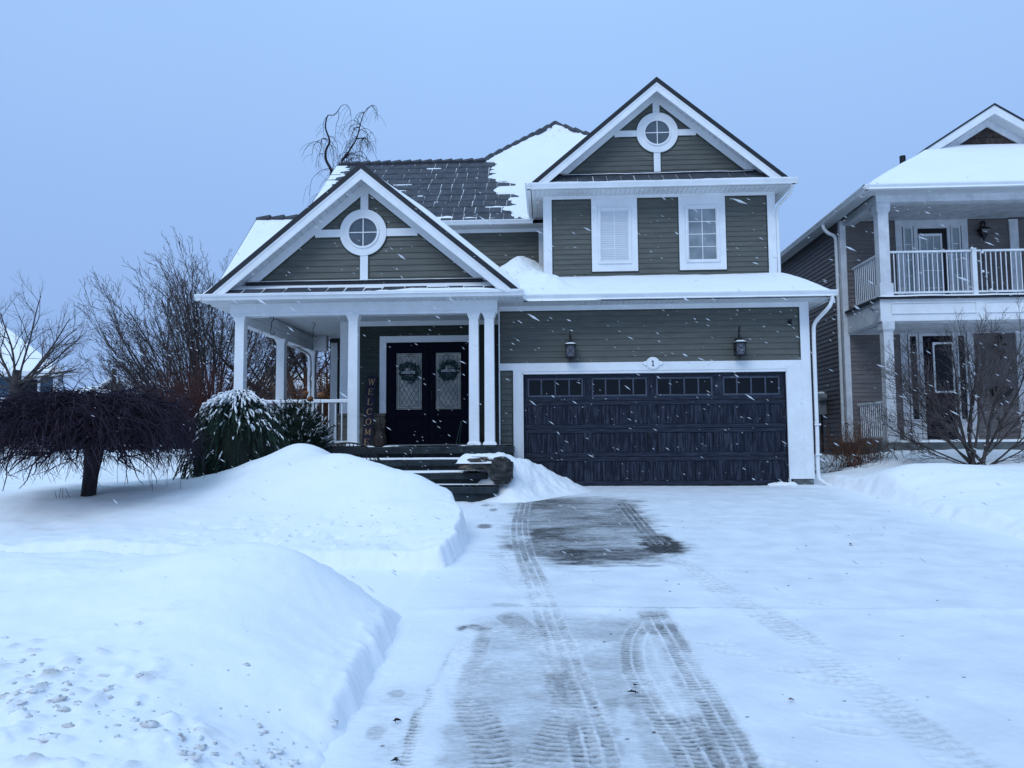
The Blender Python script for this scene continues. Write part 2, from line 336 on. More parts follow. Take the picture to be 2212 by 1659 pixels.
A_ = np.zeros((n_+1,n_+1)); A_[:n_,:n_] = phi(Kd)-np.eye(n_)*0.02; A_[:n_,n_] = 1; A_[n_,:n_] = 1
SOL = np.linalg.solve(A_, np.append(CZ, 0)); 
def rbf(x, y):
    sh = x.shape; P = np.stack([x.ravel(), y.ravel()], 1); out = np.empty(len(P))
    for i in range(0, len(P), 40000):
        q = P[i:i+40000]; d = np.sqrt((q[:,None,0]-C2[None,:,0])**2+(q[:,None,1]-C2[None,:,1])**2)
        out[i:i+40000] = phi(d) @ SOL[:-1]+SOL[-1]
    return out.reshape(sh)
def sd_poly(x, y, poly):
    """signed distance to a polygon, negative inside"""
    d = np.full(x.shape, 1e9); ins = np.zeros(x.shape, bool); n = len(poly)
    for i in range(n):
        ax, ay = poly[i]; bx, by = poly[(i+1)%n]; ex, ey = bx-ax, by-ay
        t = np.clip(((x-ax)*ex+(y-ay)*ey)/(ex*ex+ey*ey), 0, 1); d = np.minimum(d, np.hypot(x-ax-t*ex, y-ay-t*ey))
        c = ((ay > y) != (by > y)); xi = ax+(y-ay)*ex/(ey if abs(ey) > 1e-9 else 1e-9); ins ^= c & (x < xi)
    return np.where(ins, -d, d)
CLEAR = [(-0.96,7.28),(-0.90,8.0),(-0.92,8.9),(-1.15,9.8),(-1.5,10.6),(-2.0,11.6),(-2.2,12.6),(-0.72,12.6),(-0.60,14.6),(5.1,14.6),(5.15,13.6),
         (5.18,11.3),(5.2,9.6),(5.15,8.35),(5.6,7.9),(30,7.6),(30,-8),(-0.98,-8),(-0.97,3.0),(-0.99,4.2),(-1.00,5.4),(-1.03,5.75),(-1.8,5.85),(-30,5.9),(-30,7.3),(-3.5,7.3),(-2.1,7.32)]
def terrain(x, y):
    yb = np.minimum(y, 14.47); b = base_z(yb)
    far = np.hypot(x, y-8)
    h = rbf(np.clip(x,-22,18), np.clip(y,0.5,32))
    wob = 0.05*fbm(x*1.1, y*1.1, 3, 11)+0.045*fbm(x*7, y*7, 4, 12)
    s = sd_poly(x, y, CLEAR)+wob
    h = np.where((x < 0) & (y < 6.4), np.minimum(h, 0.10+0.62*np.maximum(-0.98-x,0)), h)
    # crisp cut beside the drive, softer lip elsewhere
    m = sstep(0.0, 1.0, s/np.where((x > 4.9) & (y > 7), 0.26, 0.11))
    lump = 0.034*fbm(x*1.3, y*1.3, 3, 3)+0.012*fbm(x*4.2, y*4.2, 3, 5)*sstep(-0.3,0.3,fbm(x*0.6,y*0.6,2,6))+0.006*fbm(x*11, y*11, 3, 4)
    drift = 0.020*fbm(x*0.9+y*0.5, y*2.6, 3, 31)
    near = np.clip((5.6-y)/2.2, 0, 1)*sstep(-0.9,-1.4,x)
    chunk = np.maximum(fbm(x*14, y*14, 4, 21), 0)*0.055*near*sstep(-0.25,0.35,fbm(x*1.4, y*1.4, 2, 22)+0.55*sstep(4.2,3.2,y)-0.30*sstep(-2.6,-1.3,x))
    chunk = chunk+0.03*np.maximum(fbm(x*13,y*13,3,26),0)*sstep(0.35,0.05,s)*sstep(0.0,0.05,s)
    foot = np.exp(-((y-7.62)/0.16)**2)*sstep(-0.8,-1.1,x)*sstep(-9,-2,x)
    chunk = chunk+foot*0.05*fbm(x*6, y*6, 4, 23)
    track = -0.16*np.maximum(fbm(x*6, y*6, 3, 41)-0.18, 0)*np.exp(-(((x+2.9)/1.3)**2+((y-8.2)/0.55)**2))
    hh = np.maximum(h, np.where((x > 4.9) & (y > 7.6), 0.17, np.where((y > 7) & (x < 0), 0.16, 0.04)))+lump+drift+chunk+track
    return b+hh*m-0.035*(1-m)*sstep(-1.38,-1.08,x)*sstep(5.32,5.05,x), near, chunk, m
def rangef(a, b, s): return np.linspace(a, b, int((b-a)/s)+1)
xs = np.concatenate([-np.geomspace(400,9,60), rangef(-8.8,-4.3,0.035), rangef(-4.27,-0.5,0.017), rangef(-0.4,4.8,0.08), rangef(4.83,9,0.03), np.geomspace(9.2,400,60)])
ys = np.concatenate([-np.geomspace(200,1,30), rangef(-0.8,2.4,0.2), np.geomspace(2.5,17.5,430), np.geomspace(17.8,900,70)])
X, Y = np.meshgrid(xs, ys); Z, near, chunk, msk = terrain(X, Y)
dirt = np.clip(chunk*22*sstep(0.0,0.5,fbm(X*3, Y*3, 3, 25)+0.25), 0, 0.8)*near
go = grid_mesh('snowy_ground', X, Y, Z, M['snowground'], attrs={'dirt': dirt}); tag(go, kind='structure')

# driveway sheet: thin snow, tyre tracks, bare patches
def cr_px(pts): return np.array([gnd(691.2+0.3698*x, 1048.4+0.3698*y) for x, y in pts])
def smooth_path(P, n=8):
    out = []
    for i in range(len(P)-1):
        p0 = P[max(i-1,0)]; p1 = P[i]; p2 = P[i+1]; p3 = P[min(i+2,len(P)-1)]
        for k in range(n):
            t = k/n; out.append(0.5*((2*p1)+(-p0+p2)*t+(2*p0-5*p1+4*p2-p3)*t*t+(-p0+3*p1-3*p2+p3)*t**3))
    out.append(P[-1]); return np.array(out)
xs = rangef(-1.25,5.35,0.0095); ys = np.concatenate([rangef(0.6,2.9,0.05), np.geomspace(2.92,14.52,760)])
X, Y = np.meshgrid(xs, ys)
def path_fields(P):
    P = smooth_path(P); d = np.full(X.shape, 9.0); s = np.zeros(X.shape); side = np.zeros(X.shape); acc = 0
    for i in range(len(P)-1):
        a, b = P[i], P[i+1]; e = b-a; Lg = np.hypot(*e)
        if Lg < 1e-6: continue
        lo = np.minimum(a, b)-0.35; hi = np.maximum(a, b)+0.35
        j0, j1 = np.searchsorted(ys, [lo[1], hi[1]]); i0, i1 = np.searchsorted(xs, [lo[0], hi[0]])
        if j1 <= j0 or i1 <= i0: acc += Lg; continue
        x = X[j0:j1,i0:i1]-a[0]; y = Y[j0:j1,i0:i1]-a[1]; t = np.clip((x*e[0]+y*e[1])/Lg**2, 0, 1)
        dx, dy = x-t*e[0], y-t*e[1]; dd = np.hypot(dx, dy); sgn = np.sign(e[0]*y-e[1]*x)
        q = dd < d[j0:j1,i0:i1]
        d[j0:j1,i0:i1][q] = dd[q]; s[j0:j1,i0:i1][q] = (acc+t*Lg)[q]; side[j0:j1,i0:i1][q] = sgn[q]; acc += Lg
    return d, s, side*d
bare = np.zeros(X.shape); wet = np.zeros(X.shape); dz = np.zeros(X.shape)
big = fbm(X*1.2, Y*2.2, 4, 51); mid = fbm(X*4, Y*9, 4, 52); fine = fbm(X*16, Y*40, 3, 53)
def region(pts, soft, amp=0.12):
    s = sd_poly(X, Y, cr_px(pts))+amp*mid*1.1+0.10*big
    return sstep(soft, -soft, s)
# lower apron: scraped thin
RB = region([(905,800),(1200,775),(1960,775),(2060,830),(2130,1000),(2330,1300),(2560,1700),(2700,1900),(480,1900),(560,1500),(690,1220),(800,1000),(860,880)], 0.10)
bare = np.maximum(bare, RB*np.clip(0.40+0.30*big+0.24*mid+0.12*fine, 0.08, 0.75))
RC = region([(300,1240),(420,1180),(560,1190),(640,1300),(560,1640),(240,1640),(260,1400)], 0.12); bare = np.maximum(bare, RC*np.clip(0.16+0.2*mid+0.12*fine,0,0.4))
# upper parked-car patch
RA = region([(1140,110),(1300,72),(1700,70),(1850,88),(1890,170),(1960,260),(2090,350),(2050,430),(1880,472),(1500,470),(1240,440),(1150,380),(1130,240)], 0.20, 0.26)
ra = np.clip(0.80+0.40*big+0.30*fbm(X*4,Y*13,5,54,0.65)+0.22*fine, 0.08, 1.0); bare = np.maximum(bare, RA*ra)
wet = np.maximum(wet, RA*np.clip(0.50+0.35*fbm(X*3,Y*9,5,55,0.65)+0.5*big, 0, 0.9))
def blob(cx, cy, rx, ry, amt, wt=0.8):
    c = gnd(691.2+0.3698*cx, 1048.4+0.3698*cy); ex = gnd(691.2+0.3698*(cx+rx), 1048.4+0.3698*cy); ey = gnd(691.2+0.3698*cx, 1048.4+0.3698*(cy-ry))
    rX = abs(ex[0]-c[0]); rY = abs(ey[1]-c[1])
    q = np.sqrt(((X-c[0])/rX)**2+((Y-c[1])/rY)**2)+0.45*mid+0.2*fine
    k = sstep(1.25, 0.55, q)
    global bare, wet
    bare = np.maximum(bare, k*amt); wet = np.maximum(wet, k*wt)
for a in ((1985,340,140,75,1.0,1.0),(1480,395,110,35,0.9,1.0),(1620,385,130,26,0.75,0.8),(1110,358,80,20,0.85,0.75),(1210,395,50,55,0.7,0.7),(1440,170,150,55,0.72,0.6),(1720,180,170,60,0.55,0.4),
          (1180,108,40,14,0.8,0.7),(1800,120,80,25,0.7,0.6),(1480,455,30,10,0.9,0.9),(885,838,90,26,0.85,0.7),(2020,832,75,34,0.7,0.6),(1250,645,60,28,0.35,0.3),(1080,705,90,16,0.30,0.3),
          (960,237,50,14,0.75,0.7),(967,115,26,9,0.6,0.5),(1013,143,24,8,0.6,0.5),(1000,118,20,5,0.3,0.4),(1010,1520,50,60,0.5,0.5),(880,1120,70,80,0.40,0.5),(930,1100,40,40,0.45,0.5),(1560,1340,50,50,0.45,0.4),
          (2010,1330,28,26,0.6,0.6),(2140,1270,30,16,0.5,0.4),(1250,1250,60,60,0.1,0.3),(450,1215,60,24,0.45,0.3),(330,1440,60,50,0.4,0.3),(640,1195,22,8,0.7,0.8),(1270,1500,60,40,0.25,0.2),(2230,1500,70,40,0.5,0.4)): blob(*a)
# scuffs beside the bank
q = np.exp(-((X-(-0.42))/0.20)**2)*sstep(7.6,8.0,Y)*sstep(9.6,9.0,Y); bare = np.maximum(bare, q*np.clip(0.75*sstep(0.05,0.35,fbm(X*4, Y*16, 3, 71)), 0, 0.6))
TR = [ # (points in the crop, width, bare amount, pitch, tread contrast, ribs)
 ([(1190,105),(1168,200),(1168,290),(1200,420),(1235,500),(1290,640),(1335,780),(1400,940),(1440,1060),(1500,1230),(1555,1400),(1600,1560),(1640,1750)], 0.22, 0.50, 0.050, 0.8, 3),
 ([(1775,110),(1850,200),(1935,300),(1985,345)], 0.22, 0.62, 0.055, 0.5, 3),
 ([(2060,410),(2130,470),(2300,580),(2450,680),(2650,790),(2850,920),(3050,1080),(3300,1280),(3550,1460),(3800,1660)], 0.24, 0.20, 0.060, 1.0, 4),
 ([(1955,775),(1880,870),(1855,960),(1868,1060),(1920,1160),(2010,1300),(2110,1440),(2190,1560),(2260,1700)], 0.235, 0.46, 0.042, 0.9, 3),
 ([(1945,745),(1990,830),(2050,930),(2100,1030),(2170,1150),(2270,1330),(2370,1500),(2450,1680)], 0.235, 0.46, 0.042, 0.9, 3),
 ([(900,820),(845,900),(760,1040),(690,1170),(620,1310),(560,1450),(520,1600),(500,1720)], 0.085, 0.60, 0.036, 0.9, 1),
 ([(940,850),(880,980),(850,1130),(880,1250),(930,1370),(985,1480),(1010,1600),(1020,1720)], 0.20, 0.42, 0.05, 0.7, 1),
 ([(1110,780),(1190,840),(1270,920),(1350,1010),(1410,1130),(1440,1260),(1400,1420),(1330,1540),(1250,1680)], 0.20, 0.38, 0.046, 0.8, 1),
 ([(1380,780),(1430,900),(1500,1040),(1560,1180),(1620,1330),(1650,1500),(1680,1700)], 0.12, 0.22, 0.046, 0.8, 1),
 ([(1050,360),(1080,440),(1120,520),(1190,600),(1260,680),(1330,770)], 0.20, 0.13, 0.055, 1.0, 3),
]
for pts, wd, amt, pitch, con, ribs in TR:
    d, s, sgn = path_fields(cr_px(pts)); jit = 0.35*vnoise(X*9, Y*9, 61)
    edge = sstep(wd*0.62, wd*0.40, d+0.022*mid)
    ph = 2*PI*s/pitch+np.abs(sgn)/wd*5+jit*6
    bars = sstep(-0.5, 0.7, np.sin(ph)); rib = 0.75*vnoise(X*3,Y*4,64)*sstep(0.88, 0.99, np.abs(np.cos(PI*ribs*(sgn/wd+0.5)))) if ribs > 1 else 0
    cc = con*0.85*(0.45+0.9*vnoise(X*2.3,Y*2.3,67)); pat = (1-cc)+cc*bars*(0.5+0.8*vnoise(X*9, Y*14, 62)); brk = 0.25+0.75*sstep(-0.45,0.15,fbm(X*2, Y*3, 3, 63)+0.2*(amt > 0.3))
    v = edge*amt*1.55*np.clip(pat, 0, 1.3)*brk*(1-0.9*rib)
    bare = np.where(edge > 0.02, np.maximum(bare*(1-edge*0.30*con), v+bare*edge*0.30), bare)
    bare = bare*(1-edge*rib*0.65)
    if amt > 0.3: dz += edge*(-0.006+0.008*(1-bars))+edge*rib*0.006
    else: dz += edge*(-0.004+0.010*fbm(X*15,Y*15,3,66)+0.004*(1-bars)*brk)
    wet = np.maximum(wet, edge*0.65*(amt > 0.3))
# strips of powder
def powder(pts, wd, k):
    global bare
    d, s, sg = path_fields(cr_px(pts)); e = sstep(wd*1.15, wd*0.35, d+0.035*mid); bare = bare*(1-k*e)
powder([(865,860),(800,1010),(730,1190),(680,1320),(640,1450),(600,1600),(580,1720)], 0.085, 0.85)
powder([(1945,900),(1935,960),(1960,1060),(2020,1180),(2100,1300)], 0.12, 0.68)
powder([(1760,1280),(1800,1450),(1850,1680)], 0.05, 0.5)
# joints across the pavement
yj = gnd(1200,1322)[1]; yk = gnd(1100,1228)[1]
bare = bare*(1-0.95*np.exp(-((Y-yj+0.02*big)/0.05)**2)); dz += 0.026*np.exp(-((Y-yj+0.02*big)/0.07)**2)*sstep(-1.2,-0.5,X)
jl = np.exp(-((Y-yj-0.115)/0.016)**2)*sstep(-0.45,-0.3,X)*sstep(1.9,1.2,X+0.4*mid); bare = np.maximum(bare, jl*0.62*(0.6+0.6*vnoise(X*6,Y*0,77)))
dz += 0.008*np.exp(-((Y-yk)/0.06)**2)
# footprints
def foot(cx, cy, L_, W_, ang, k=0.10):
    global bare, dz
    c = gnd(691.2+0.3698*cx, 1048.4+0.3698*cy); ca, sa = math.cos(ang), math.sin(ang)
    u = (X-c[0])*ca+(Y-c[1])*sa; v = -(X-c[0])*sa+(Y-c[1])*ca
    e = sstep(1.15, 0.8, np.sqrt((u/L_)**2+(v/W_)**2)); dz -= 0.009*e; dz += 0.008*np.exp(-((np.sqrt((u/L_)**2+(v/W_)**2)-1.1)/0.12)**2)
    bare = np.maximum(bare, e*k*(0.5+sstep(0.0,0.6,np.sin(u*110))))
for a in ((2300,925),(2400,975),(2780,1080),(2930,1140),(3020,1340),(3110,1430),(2620,1630),(1410,520),(2905,690),(2360,520),(1240,330)): foot(a[0], a[1], 0.14, 0.05, RND.uniform(-0.6,0.3))
# specks of grit
gr = RND.sample(range(10**6), 130)
for k in gr:
    r2 = random.Random(k); gx = r2.uniform(-0.8,4.6); gy = 3.0+8*r2.random()**1.8
    if gx > 3.2 and r2.random() < 0.7: continue
    j = int(np.searchsorted(ys, gy)); i = int((gx+1.25)/0.0095); a_ = r2.randint(1,2)
    bare[j:j+a_, i:i+a_] = np.maximum(bare[j:j+a_, i:i+a_], 0.9); wet[j:j+a_, i:i+a_] = 1
slop = 0.010*fbm(X*0.8, Y*0.5, 3, 81)+0.0035*fbm(X*6, Y*6, 3, 82)+0.012*fbm(X*0.7+Y*0.8, Y*1.4, 2, 83)*sstep(1.5,3,X)
dz += (1-np.clip(bare*2,0,1))*(0.004+0.002*fbm(X*30,Y*30,2,84))
thin = sstep(-1.15,-0.35,X+0.25*big)*sstep(5.3,4.4,X+0.2*big)
Z = base_z(np.minimum(Y,14.47))+(slop+dz)*sstep(-1.24,-1.0,X)*sstep(5.34,5.1,X)-0.04*sstep(-1.12,-1.25,X)-0.04*sstep(5.22,5.35,X)
do = grid_mesh('driveway', X, Y, Z, M['drive'], attrs={'bare': np.clip(bare,0,1), 'wet': np.clip(wet,0,1), 'thin': thin}); tag(do, kind='structure')
def ground_h(x, y):
    z = terrain(np.array([[float(x)]]), np.array([[float(y)]]))[0][0,0]; return float(z)

# ================================================================== HOUSE HELPERS
def siding(mb, x0f, x1f, z0, z1, y, e=0.112, out=0.016, toward=-1):
    """lap boards on a wall facing -y; x0f/x1f give the clipped ends at height z"""
    if not callable(x0f): a0 = x0f; x0f = lambda z: a0
    if not callable(x1f): a1 = x1f; x1f = lambda z: a1
    n = max(1, int(round((z1-z0)/e))); h = (z1-z0)/n
    for i in range(n):
        a = z0+i*h; b = a+h; k = a+h*0.14
        if x1f(a)-x0f(a) < 0.02: continue
        xb0, xb1 = x0f(b), x1f(b)
        if xb1 < xb0: xb0 = xb1 = (xb0+xb1)/2
        yo = y+toward*out; yi = y+toward*0.002
        mb.add([(x0f(a),yo,a),(x1f(a),yo,a),(x1f(k),yo+(yi-yo)*0.10,k),(x0f(k),yo+(yi-yo)*0.10,k),(xb1,yi,b),(xb0,yi,b),(x0f(a),y,a),(x1f(a),y,a)],
               [(0,1,2,3),(3,2,4,5),(6,7,1,0)])
def siding_x(mb, y0, y1, z0, z1, x, e=0.112, out=0.016, s=-1):
    n = max(1, int(round((z1-z0)/e))); h = (z1-z0)/n
    for i in range(n):
        a = z0+i*h; b = a+h
        mb.add([(x+s*out,y0,a),(x+s*out,y1,a),(x+s*0.002,y1,b),(x+s*0.002,y0,b),(x,y0,a),(x,y1,a)], [(0,1,2,3),(4,5,1,0)])
def gutter(mb, x0, x1, y, z, w=0.11, h=0.10):
    """K-style gutter along x with its back at y, top at z"""
    prof = [(y,z-h),(y-w*0.62,z-h),(y-w*0.72,z-h*0.72),(y-w*0.95,z-h*0.30),(y-w,z-h*0.22),(y-w,z),(y-w+0.012,z),(y-w*0.9,z-h*0.2),(y-w*0.62,z-h*0.80),(y-0.01,z-h*0.82),(y-0.01,z),(y,z)]
    mb.prismx(prof, x0, x1)
    mb.box(x0,x0+0.004,y-w*0.97,y,z-h*0.95,z-0.004); mb.box(x1-0.004,x1,y-w*0.97,y,z-h*0.95,z-0.004)
def gutter_y(mb, y0, y1, x, z, w=0.11, h=0.10, s=-1):
    prof = [(x,z-h),(x+s*w*0.62,z-h),(x+s*w*0.72,z-h*0.72),(x+s*w*0.95,z-h*0.30),(x+s*w,z-h*0.22),(x+s*w,z),(x+s*(w-0.012),z),(x+s*w*0.9,z-h*0.2),(x+s*w*0.62,z-h*0.80),(x+s*0.01,z-h*0.82),(x+s*0.01,z),(x,z)]
    mb.prism(prof, y0, y1)
def soffit(mb, x0, x1, y0, y1, z, step=0.10, t=0.012):
    """vented soffit panels: thin boards with grooves, running along y"""
    n = max(1, int((x1-x0)/step)); h = (x1-x0)/n
    for i in range(n): mb.box(x0+i*h+0.004, x0+(i+1)*h-0.004, y0, y1, z, z+t)
    mb.box(x0, x1, y0, y1, z+t, z+t+0.01)
def column(parent, cx, cy, z0, z1, w=0.18, mt='white', cap=0.07, base=0.05, name='column'):
    mb = MB(); h = w/2
    mb.frust(cx, cy, z0, z1, h, h, h*0.93, h*0.93)
    mb.frust(cx, cy, z1-cap*1.5, z1-cap*0.5, h*0.96, h*0.96, h+0.02, h+0.02); mb.box(cx-h-0.026,cx+h+0.026,cy-h-0.026,cy+h+0.026,z1-cap*0.5,z1-0.001)
    mb.box(cx-h-0.03,cx+h+0.03,cy-h-0.03,cy+h+0.03,z0+0.001,z0+base); mb.frust(cx, cy, z0+base, z0+base+0.035, h+0.028, h+0.028, h+0.004, h+0.004)
    return mb.build(name, M[mt], parent, bevel=0.004)
def tabs(mb, x0f, x1f, nrow, y0, z0, y1, z1, wtab=0.30, gap=0.018, lift=0.022, rng=RND, ins=None):
    """courses of separate roof tabs on a plane rising from (y0,z0) to (y1,z1)"""
    for i in range(nrow):
        a, b = i/nrow, (i+1)/nrow+0.04/nrow
        ya, za, yb, zb = y0+(y1-y0)*a, z0+(z1-z0)*a, y0+(y1-y0)*b, z0+(z1-z0)*b
        xl, xr = x0f((a+b)/2), x1f((a+b)/2); x = xl-rng.uniform(0,wtab)
        while x < xr:
            w_ = wtab*rng.uniform(0.85,1.15); p, q = max(x, xl), min(x+w_-gap*rng.uniform(0.5,1.5), xr); x += w_
            if q-p < 0.03: continue
            l = lift+rng.uniform(-0.004,0.004)
            mb.add([(p,ya,za+l),(q,ya,za+l),(q,yb,zb+0.004),(p,yb,zb+0.004),(p,ya,za),(q,ya,za)], [(0,1,2,3),(4,5,1,0),(4,0,3),(5,2,1)])
def snow_sheet(name, o, u, v, nu, nv, thick, parent, taper=0.03, mt='snow'):
    """snow lying on a plane: o + a*u + b*v, raised by thick(a, b, x, y) metres; below zero it dips under the roof"""
    a, b = np.meshgrid(np.linspace(0,1,nu), np.linspace(0,1,nv)); o = np.array(o); u = np.array(u); v = np.array(v)
    P = o+a[...,None]*u+b[...,None]*v; t = thick(a, b, P[...,0], P[...,1])
    return grid_mesh(name, P[...,0], P[...,1], P[...,2]+t, M[mt], parent)
def edge_round(a, b, wu, wv, left=1, right=1, bot=1, top=1):
    e = np.ones_like(a)
    def r(t): t = np.clip(t,0,1); return np.sqrt(np.clip(1-(1-t)**2,0,1))
    if left: e = e*r(a/wu)
    if right: e = e*r((1-a)/wu)
    if bot: e = e*r(b/wv)
    if top: e = e*r((1-b)/wv)
    return e
def window(parent, x0, x1, z0, z1, y, mt_glass, nx=2, nz=4, fw=0.045, blind=False, name='window', mun=0.014, curtain=False):
    """sash window: frame, glass pane and glazing bars, optionally a blind"""
    fr = MB()
    fr.box(x0,x0+fw,y-0.03,y+0.03,z0,z1); fr.box(x1-fw,x1,y-0.03,y+0.03,z0,z1); fr.box(x0+fw,x1-fw,y-0.03,y+0.03,z0,z0+fw); fr.box(x0+fw,x1-fw,y-0.03,y+0.03,z1-fw,z1)
    g = fw+0.022
    fr.box(x0+fw,x0+g,y-0.012,y+0.03,z0+fw,z1-fw); fr.box(x1-g,x1-fw,y-0.012,y+0.03,z0+fw,z1-fw); fr.box(x0+g,x1-g,y-0.012,y+0.03,z0+fw,z0+g); fr.box(x0+g,x1-g,y-0.012,y+0.03,z1-g,z1-fw)
    f = fr.build(name, M['white'], parent, bevel=0.003)
    MB().box(x0+g-0.004,x1-g+0.004,y+0.014,y+0.02,z0+g-0.004,z1-g+0.004).build('pane', M[mt_glass], f)
    m = MB(); X0, X1, Z0, Z1 = x0+g, x1-g, z0+g, z1-g
    for i in range(1, nx): c = X0+(X1-X0)*i/nx; m.box(c-mun/2,c+mun/2,y+0.002,y+0.0145,Z0,Z1)
    for i in range(1, nz):
        c = Z0+(Z1-Z0)*i/nz
        for k in range(nx): xa = X0+(X1-X0)*k/nx+(mun/2 if k else 0); xb = X0+(X1-X0)*(k+1)/nx-(mun/2 if k < nx-1 else 0); m.box(xa,xb,y+0.003,y+0.0145,c-mun/2,c+mun/2)
    if m.v: m.build('glazing_bar', M['white'], f)
    if blind:
        s = MB(); n = int((Z1-Z0)/0.047)
        for i in range(n):
            c = Z0+(i+0.5)*(Z1-Z0)/n; s.add([(X0,y+0.001,c-0.021),(X1,y+0.001,c-0.021),(X1,y+0.012,c+0.024),(X0,y+0.012,c+0.024)], [(0,1,2,3)])
        s.build('blind', M['blind'], f)
    return f
def clipz(pts, z0):
    out = []
    for i in range(len(pts)):
        a, b = pts[i-1], pts[i]
        if (a[1] >= z0) != (b[1] >= z0): t = (z0-a[1])/(b[1]-a[1]); out.append((a[0]+(b[0]-a[0])*t, z0))
        if b[1] >= z0: out.append(b)
    return out
def gable_front(parent, xc, zp, hw, zb, yr, yw, yb, cz, hz0, hz1, vx0, vx1, slope, zbase, xl, xr, circ_r, glass_r, circ_x, drop=0.17):
    """front-facing gable: roof slabs with dark edge and white fascia, soffits, frieze boards, cross trim, round window"""
    v1, v2 = 0.115, 0.19                     # vertical sizes of the dark edge and the white fascia
    for s in (-1, 1):
        def P(d, dz): return (xc+s*d, zp-slope*d-dz)
        mb = MB()
        mb.prism(clipz([P(0,0),P(hw,0),P(hw,v1),P(0,v1)],zb), yr, yr+0.05); mb.prism(clipz([P(0,0.02),P(hw,0.02),P(hw,v1),P(0,v1)],zb), yr+0.05, yb)
        mb.build('roof', M['metaledge'], parent)
        fb = MB().prism(clipz([P(0,v1),P(hw,v1),P(hw,v1+v2),P(0,v1+v2)],zb-0.02), yr+0.018, yr+0.05)
        fb.prism(clipz([P(0,v1),P(hw,v1),P(hw,v1+0.045),P(0,v1+0.045)],zb-0.02), yr+0.008, yr+0.018)
        fb.build('fascia_board', M['white'], parent)
        sf = MB(); n = int(hw/0.125); hs = (zp-drop-zb)/slope
        for i in range(n):
            d0, d1 = hs*i/n+0.005, hs*(i+1)/n-0.005; sf.prism([P(d0,drop-0.015),P(d1,drop-0.015),P(d1,drop),P(d0,drop)], yr+0.05, yw+0.02)
        sf.prism([P(0,drop-0.03),P(hs,drop-0.03),P(hs,drop-0.015),P(0,drop-0.015)], yr+0.05, yw+0.02)
        sf.build('soffit', M['soffit'], parent)
        zt = zp-drop; ft = 0.185; db = (zt-zbase)/slope
        MB().prism([(xc,zt),(xc+s*db,zbase),(xc+s*(db-ft/slope),zbase),(xc,zt-ft)], yw-0.045, yw+0.03).build('frieze_board', M['white'], parent, bevel=0.003)
    zt = zp-drop; ft = 0.185; zi = zt-ft
    mb = MB(); L_ = lambda z: xc-(zi+0.03-z)/slope; R_ = lambda z: xc+(zi+0.03-z)/slope
    siding(mb, L_, R_, zbase-0.02, zi-0.02, yw-0.005)
    wb_ = (zt-zbase)/slope-0.03; mb.add([(xc-wb_,yw+0.01,zbase-0.02),(xc+wb_,yw+0.01,zbase-0.02),(xc,yw+0.01,zt-0.03)], [(0,1,2)])
    mb.build('siding', M['siding'], parent)
    hm, vm = (hz0+hz1)/2, (vx0+vx1)/2
    inner = (zi-hm)/slope+0.02
    for q in ((xc-inner,circ_x-circ_r+0.02,hz0,hz1),(circ_x+circ_r-0.02,xc+inner,hz0,hz1),(vx0,vx1,cz+circ_r-0.02,zi+0.02),(vx0,vx1,zbase,cz-circ_r+0.02)):
        MB().box(q[0],q[1],yw-0.040,yw-0.018,q[2],q[3]).build('trim_board', M['white'], parent, bevel=0.003)
    g = MB()                                  # green channel around the panels
    c0 = 0.012
    for s in (-1,1):
        g.prism([(xc+s*0.085,zi-0.06),(xc+s*((zi-zbase)/slope-0.02),zbase+0.0),(xc+s*((zi-zbase)/slope-0.045),zbase+0.0),(xc+s*0.085,zi-0.085)], yw-0.030, yw-0.010)
    g.ring(circ_x, cz, circ_r-0.01, circ_r+0.018, yw-0.030, yw-0.010)
    for x in (vx0-0.02, vx1): g.box(x,x+0.02,yw-0.030,yw-0.010,zbase,cz-circ_r+0.05)
    g.box(xc-inner+0.1,circ_x-circ_r,yw-0.030,yw-0.010,hz0-0.02,hz0); g.box(circ_x+circ_r,xc+inner-0.1,yw-0.030,yw-0.010,hz0-0.02,hz0)
    g.build('siding_channel', M['trimgreen'], parent)
    rw = MB().ring(circ_x, cz, glass_r+0.035, circ_r, yw-0.055, yw-0.005).build('round_window', M['white'], parent, smooth=False, bevel=0.003)
    MB().ring(circ_x, cz, glass_r, glass_r+0.04, yw-0.075, yw-0.01).build('frame', M['white'], rw, bevel=0.004)
    MB().disc(circ_x, cz, glass_r+0.005, yw-0.035, yw-0.03).build('pane', M['glassround'], rw)
    m = MB().box(circ_x-0.009,circ_x+0.009,yw-0.048,yw-0.035,cz-glass_r,cz+glass_r); m.box(circ_x-glass_r,circ_x-0.009,yw-0.047,yw-0.035,cz-0.009,cz+0.009); m.box(circ_x+0.009,circ_x+glass_r,yw-0.047,yw-0.035,cz-0.009,cz+0.009)
    m.build('glazing_bar', M['white'], rw)
def downspout(parent, pts, name='downspout', mt='white', r=0.036):
    mb = MB(); P = smooth3(pts, 6); mb.tube(P, r, 8); return mb.build(name, M[mt], parent, smooth=True)
def smooth3(P, n=6):
    P = [np.array(p, float) for p in P]; out = []
    for i in range(len(P)-1):
        p0 = P[max(i-1,0)]; p1 = P[i]; p2 = P[i+1]; p3 = P[min(i+2,len(P)-1)]
        # damped Catmull-Rom keeps long straight runs straight
        m1 = (p2-p0)*0.5; m2 = (p3-p1)*0.5; Lg = np.linalg.norm(p2-p1)
        for m in (m1, m2):
            k = np.linalg.norm(m)
            if k > Lg*0.9: m *= Lg*0.9/k
        for k in range(n):
            t = k/n; out.append((2*t**3-3*t**2+1)*p1+(t**3-2*t**2+t)*m1+(-2*t**3+3*t**2)*p2+(t**3-t**2)*m2)
    out.append(P[-1]); return np.array(out)

# ================================================================== MAIN HOUSE
HS = empty('house', (0,16,0), 'olive green sided house with white trim, two gables and a dark double garage door', 'house')
YG, YU = 14.47, 16.48
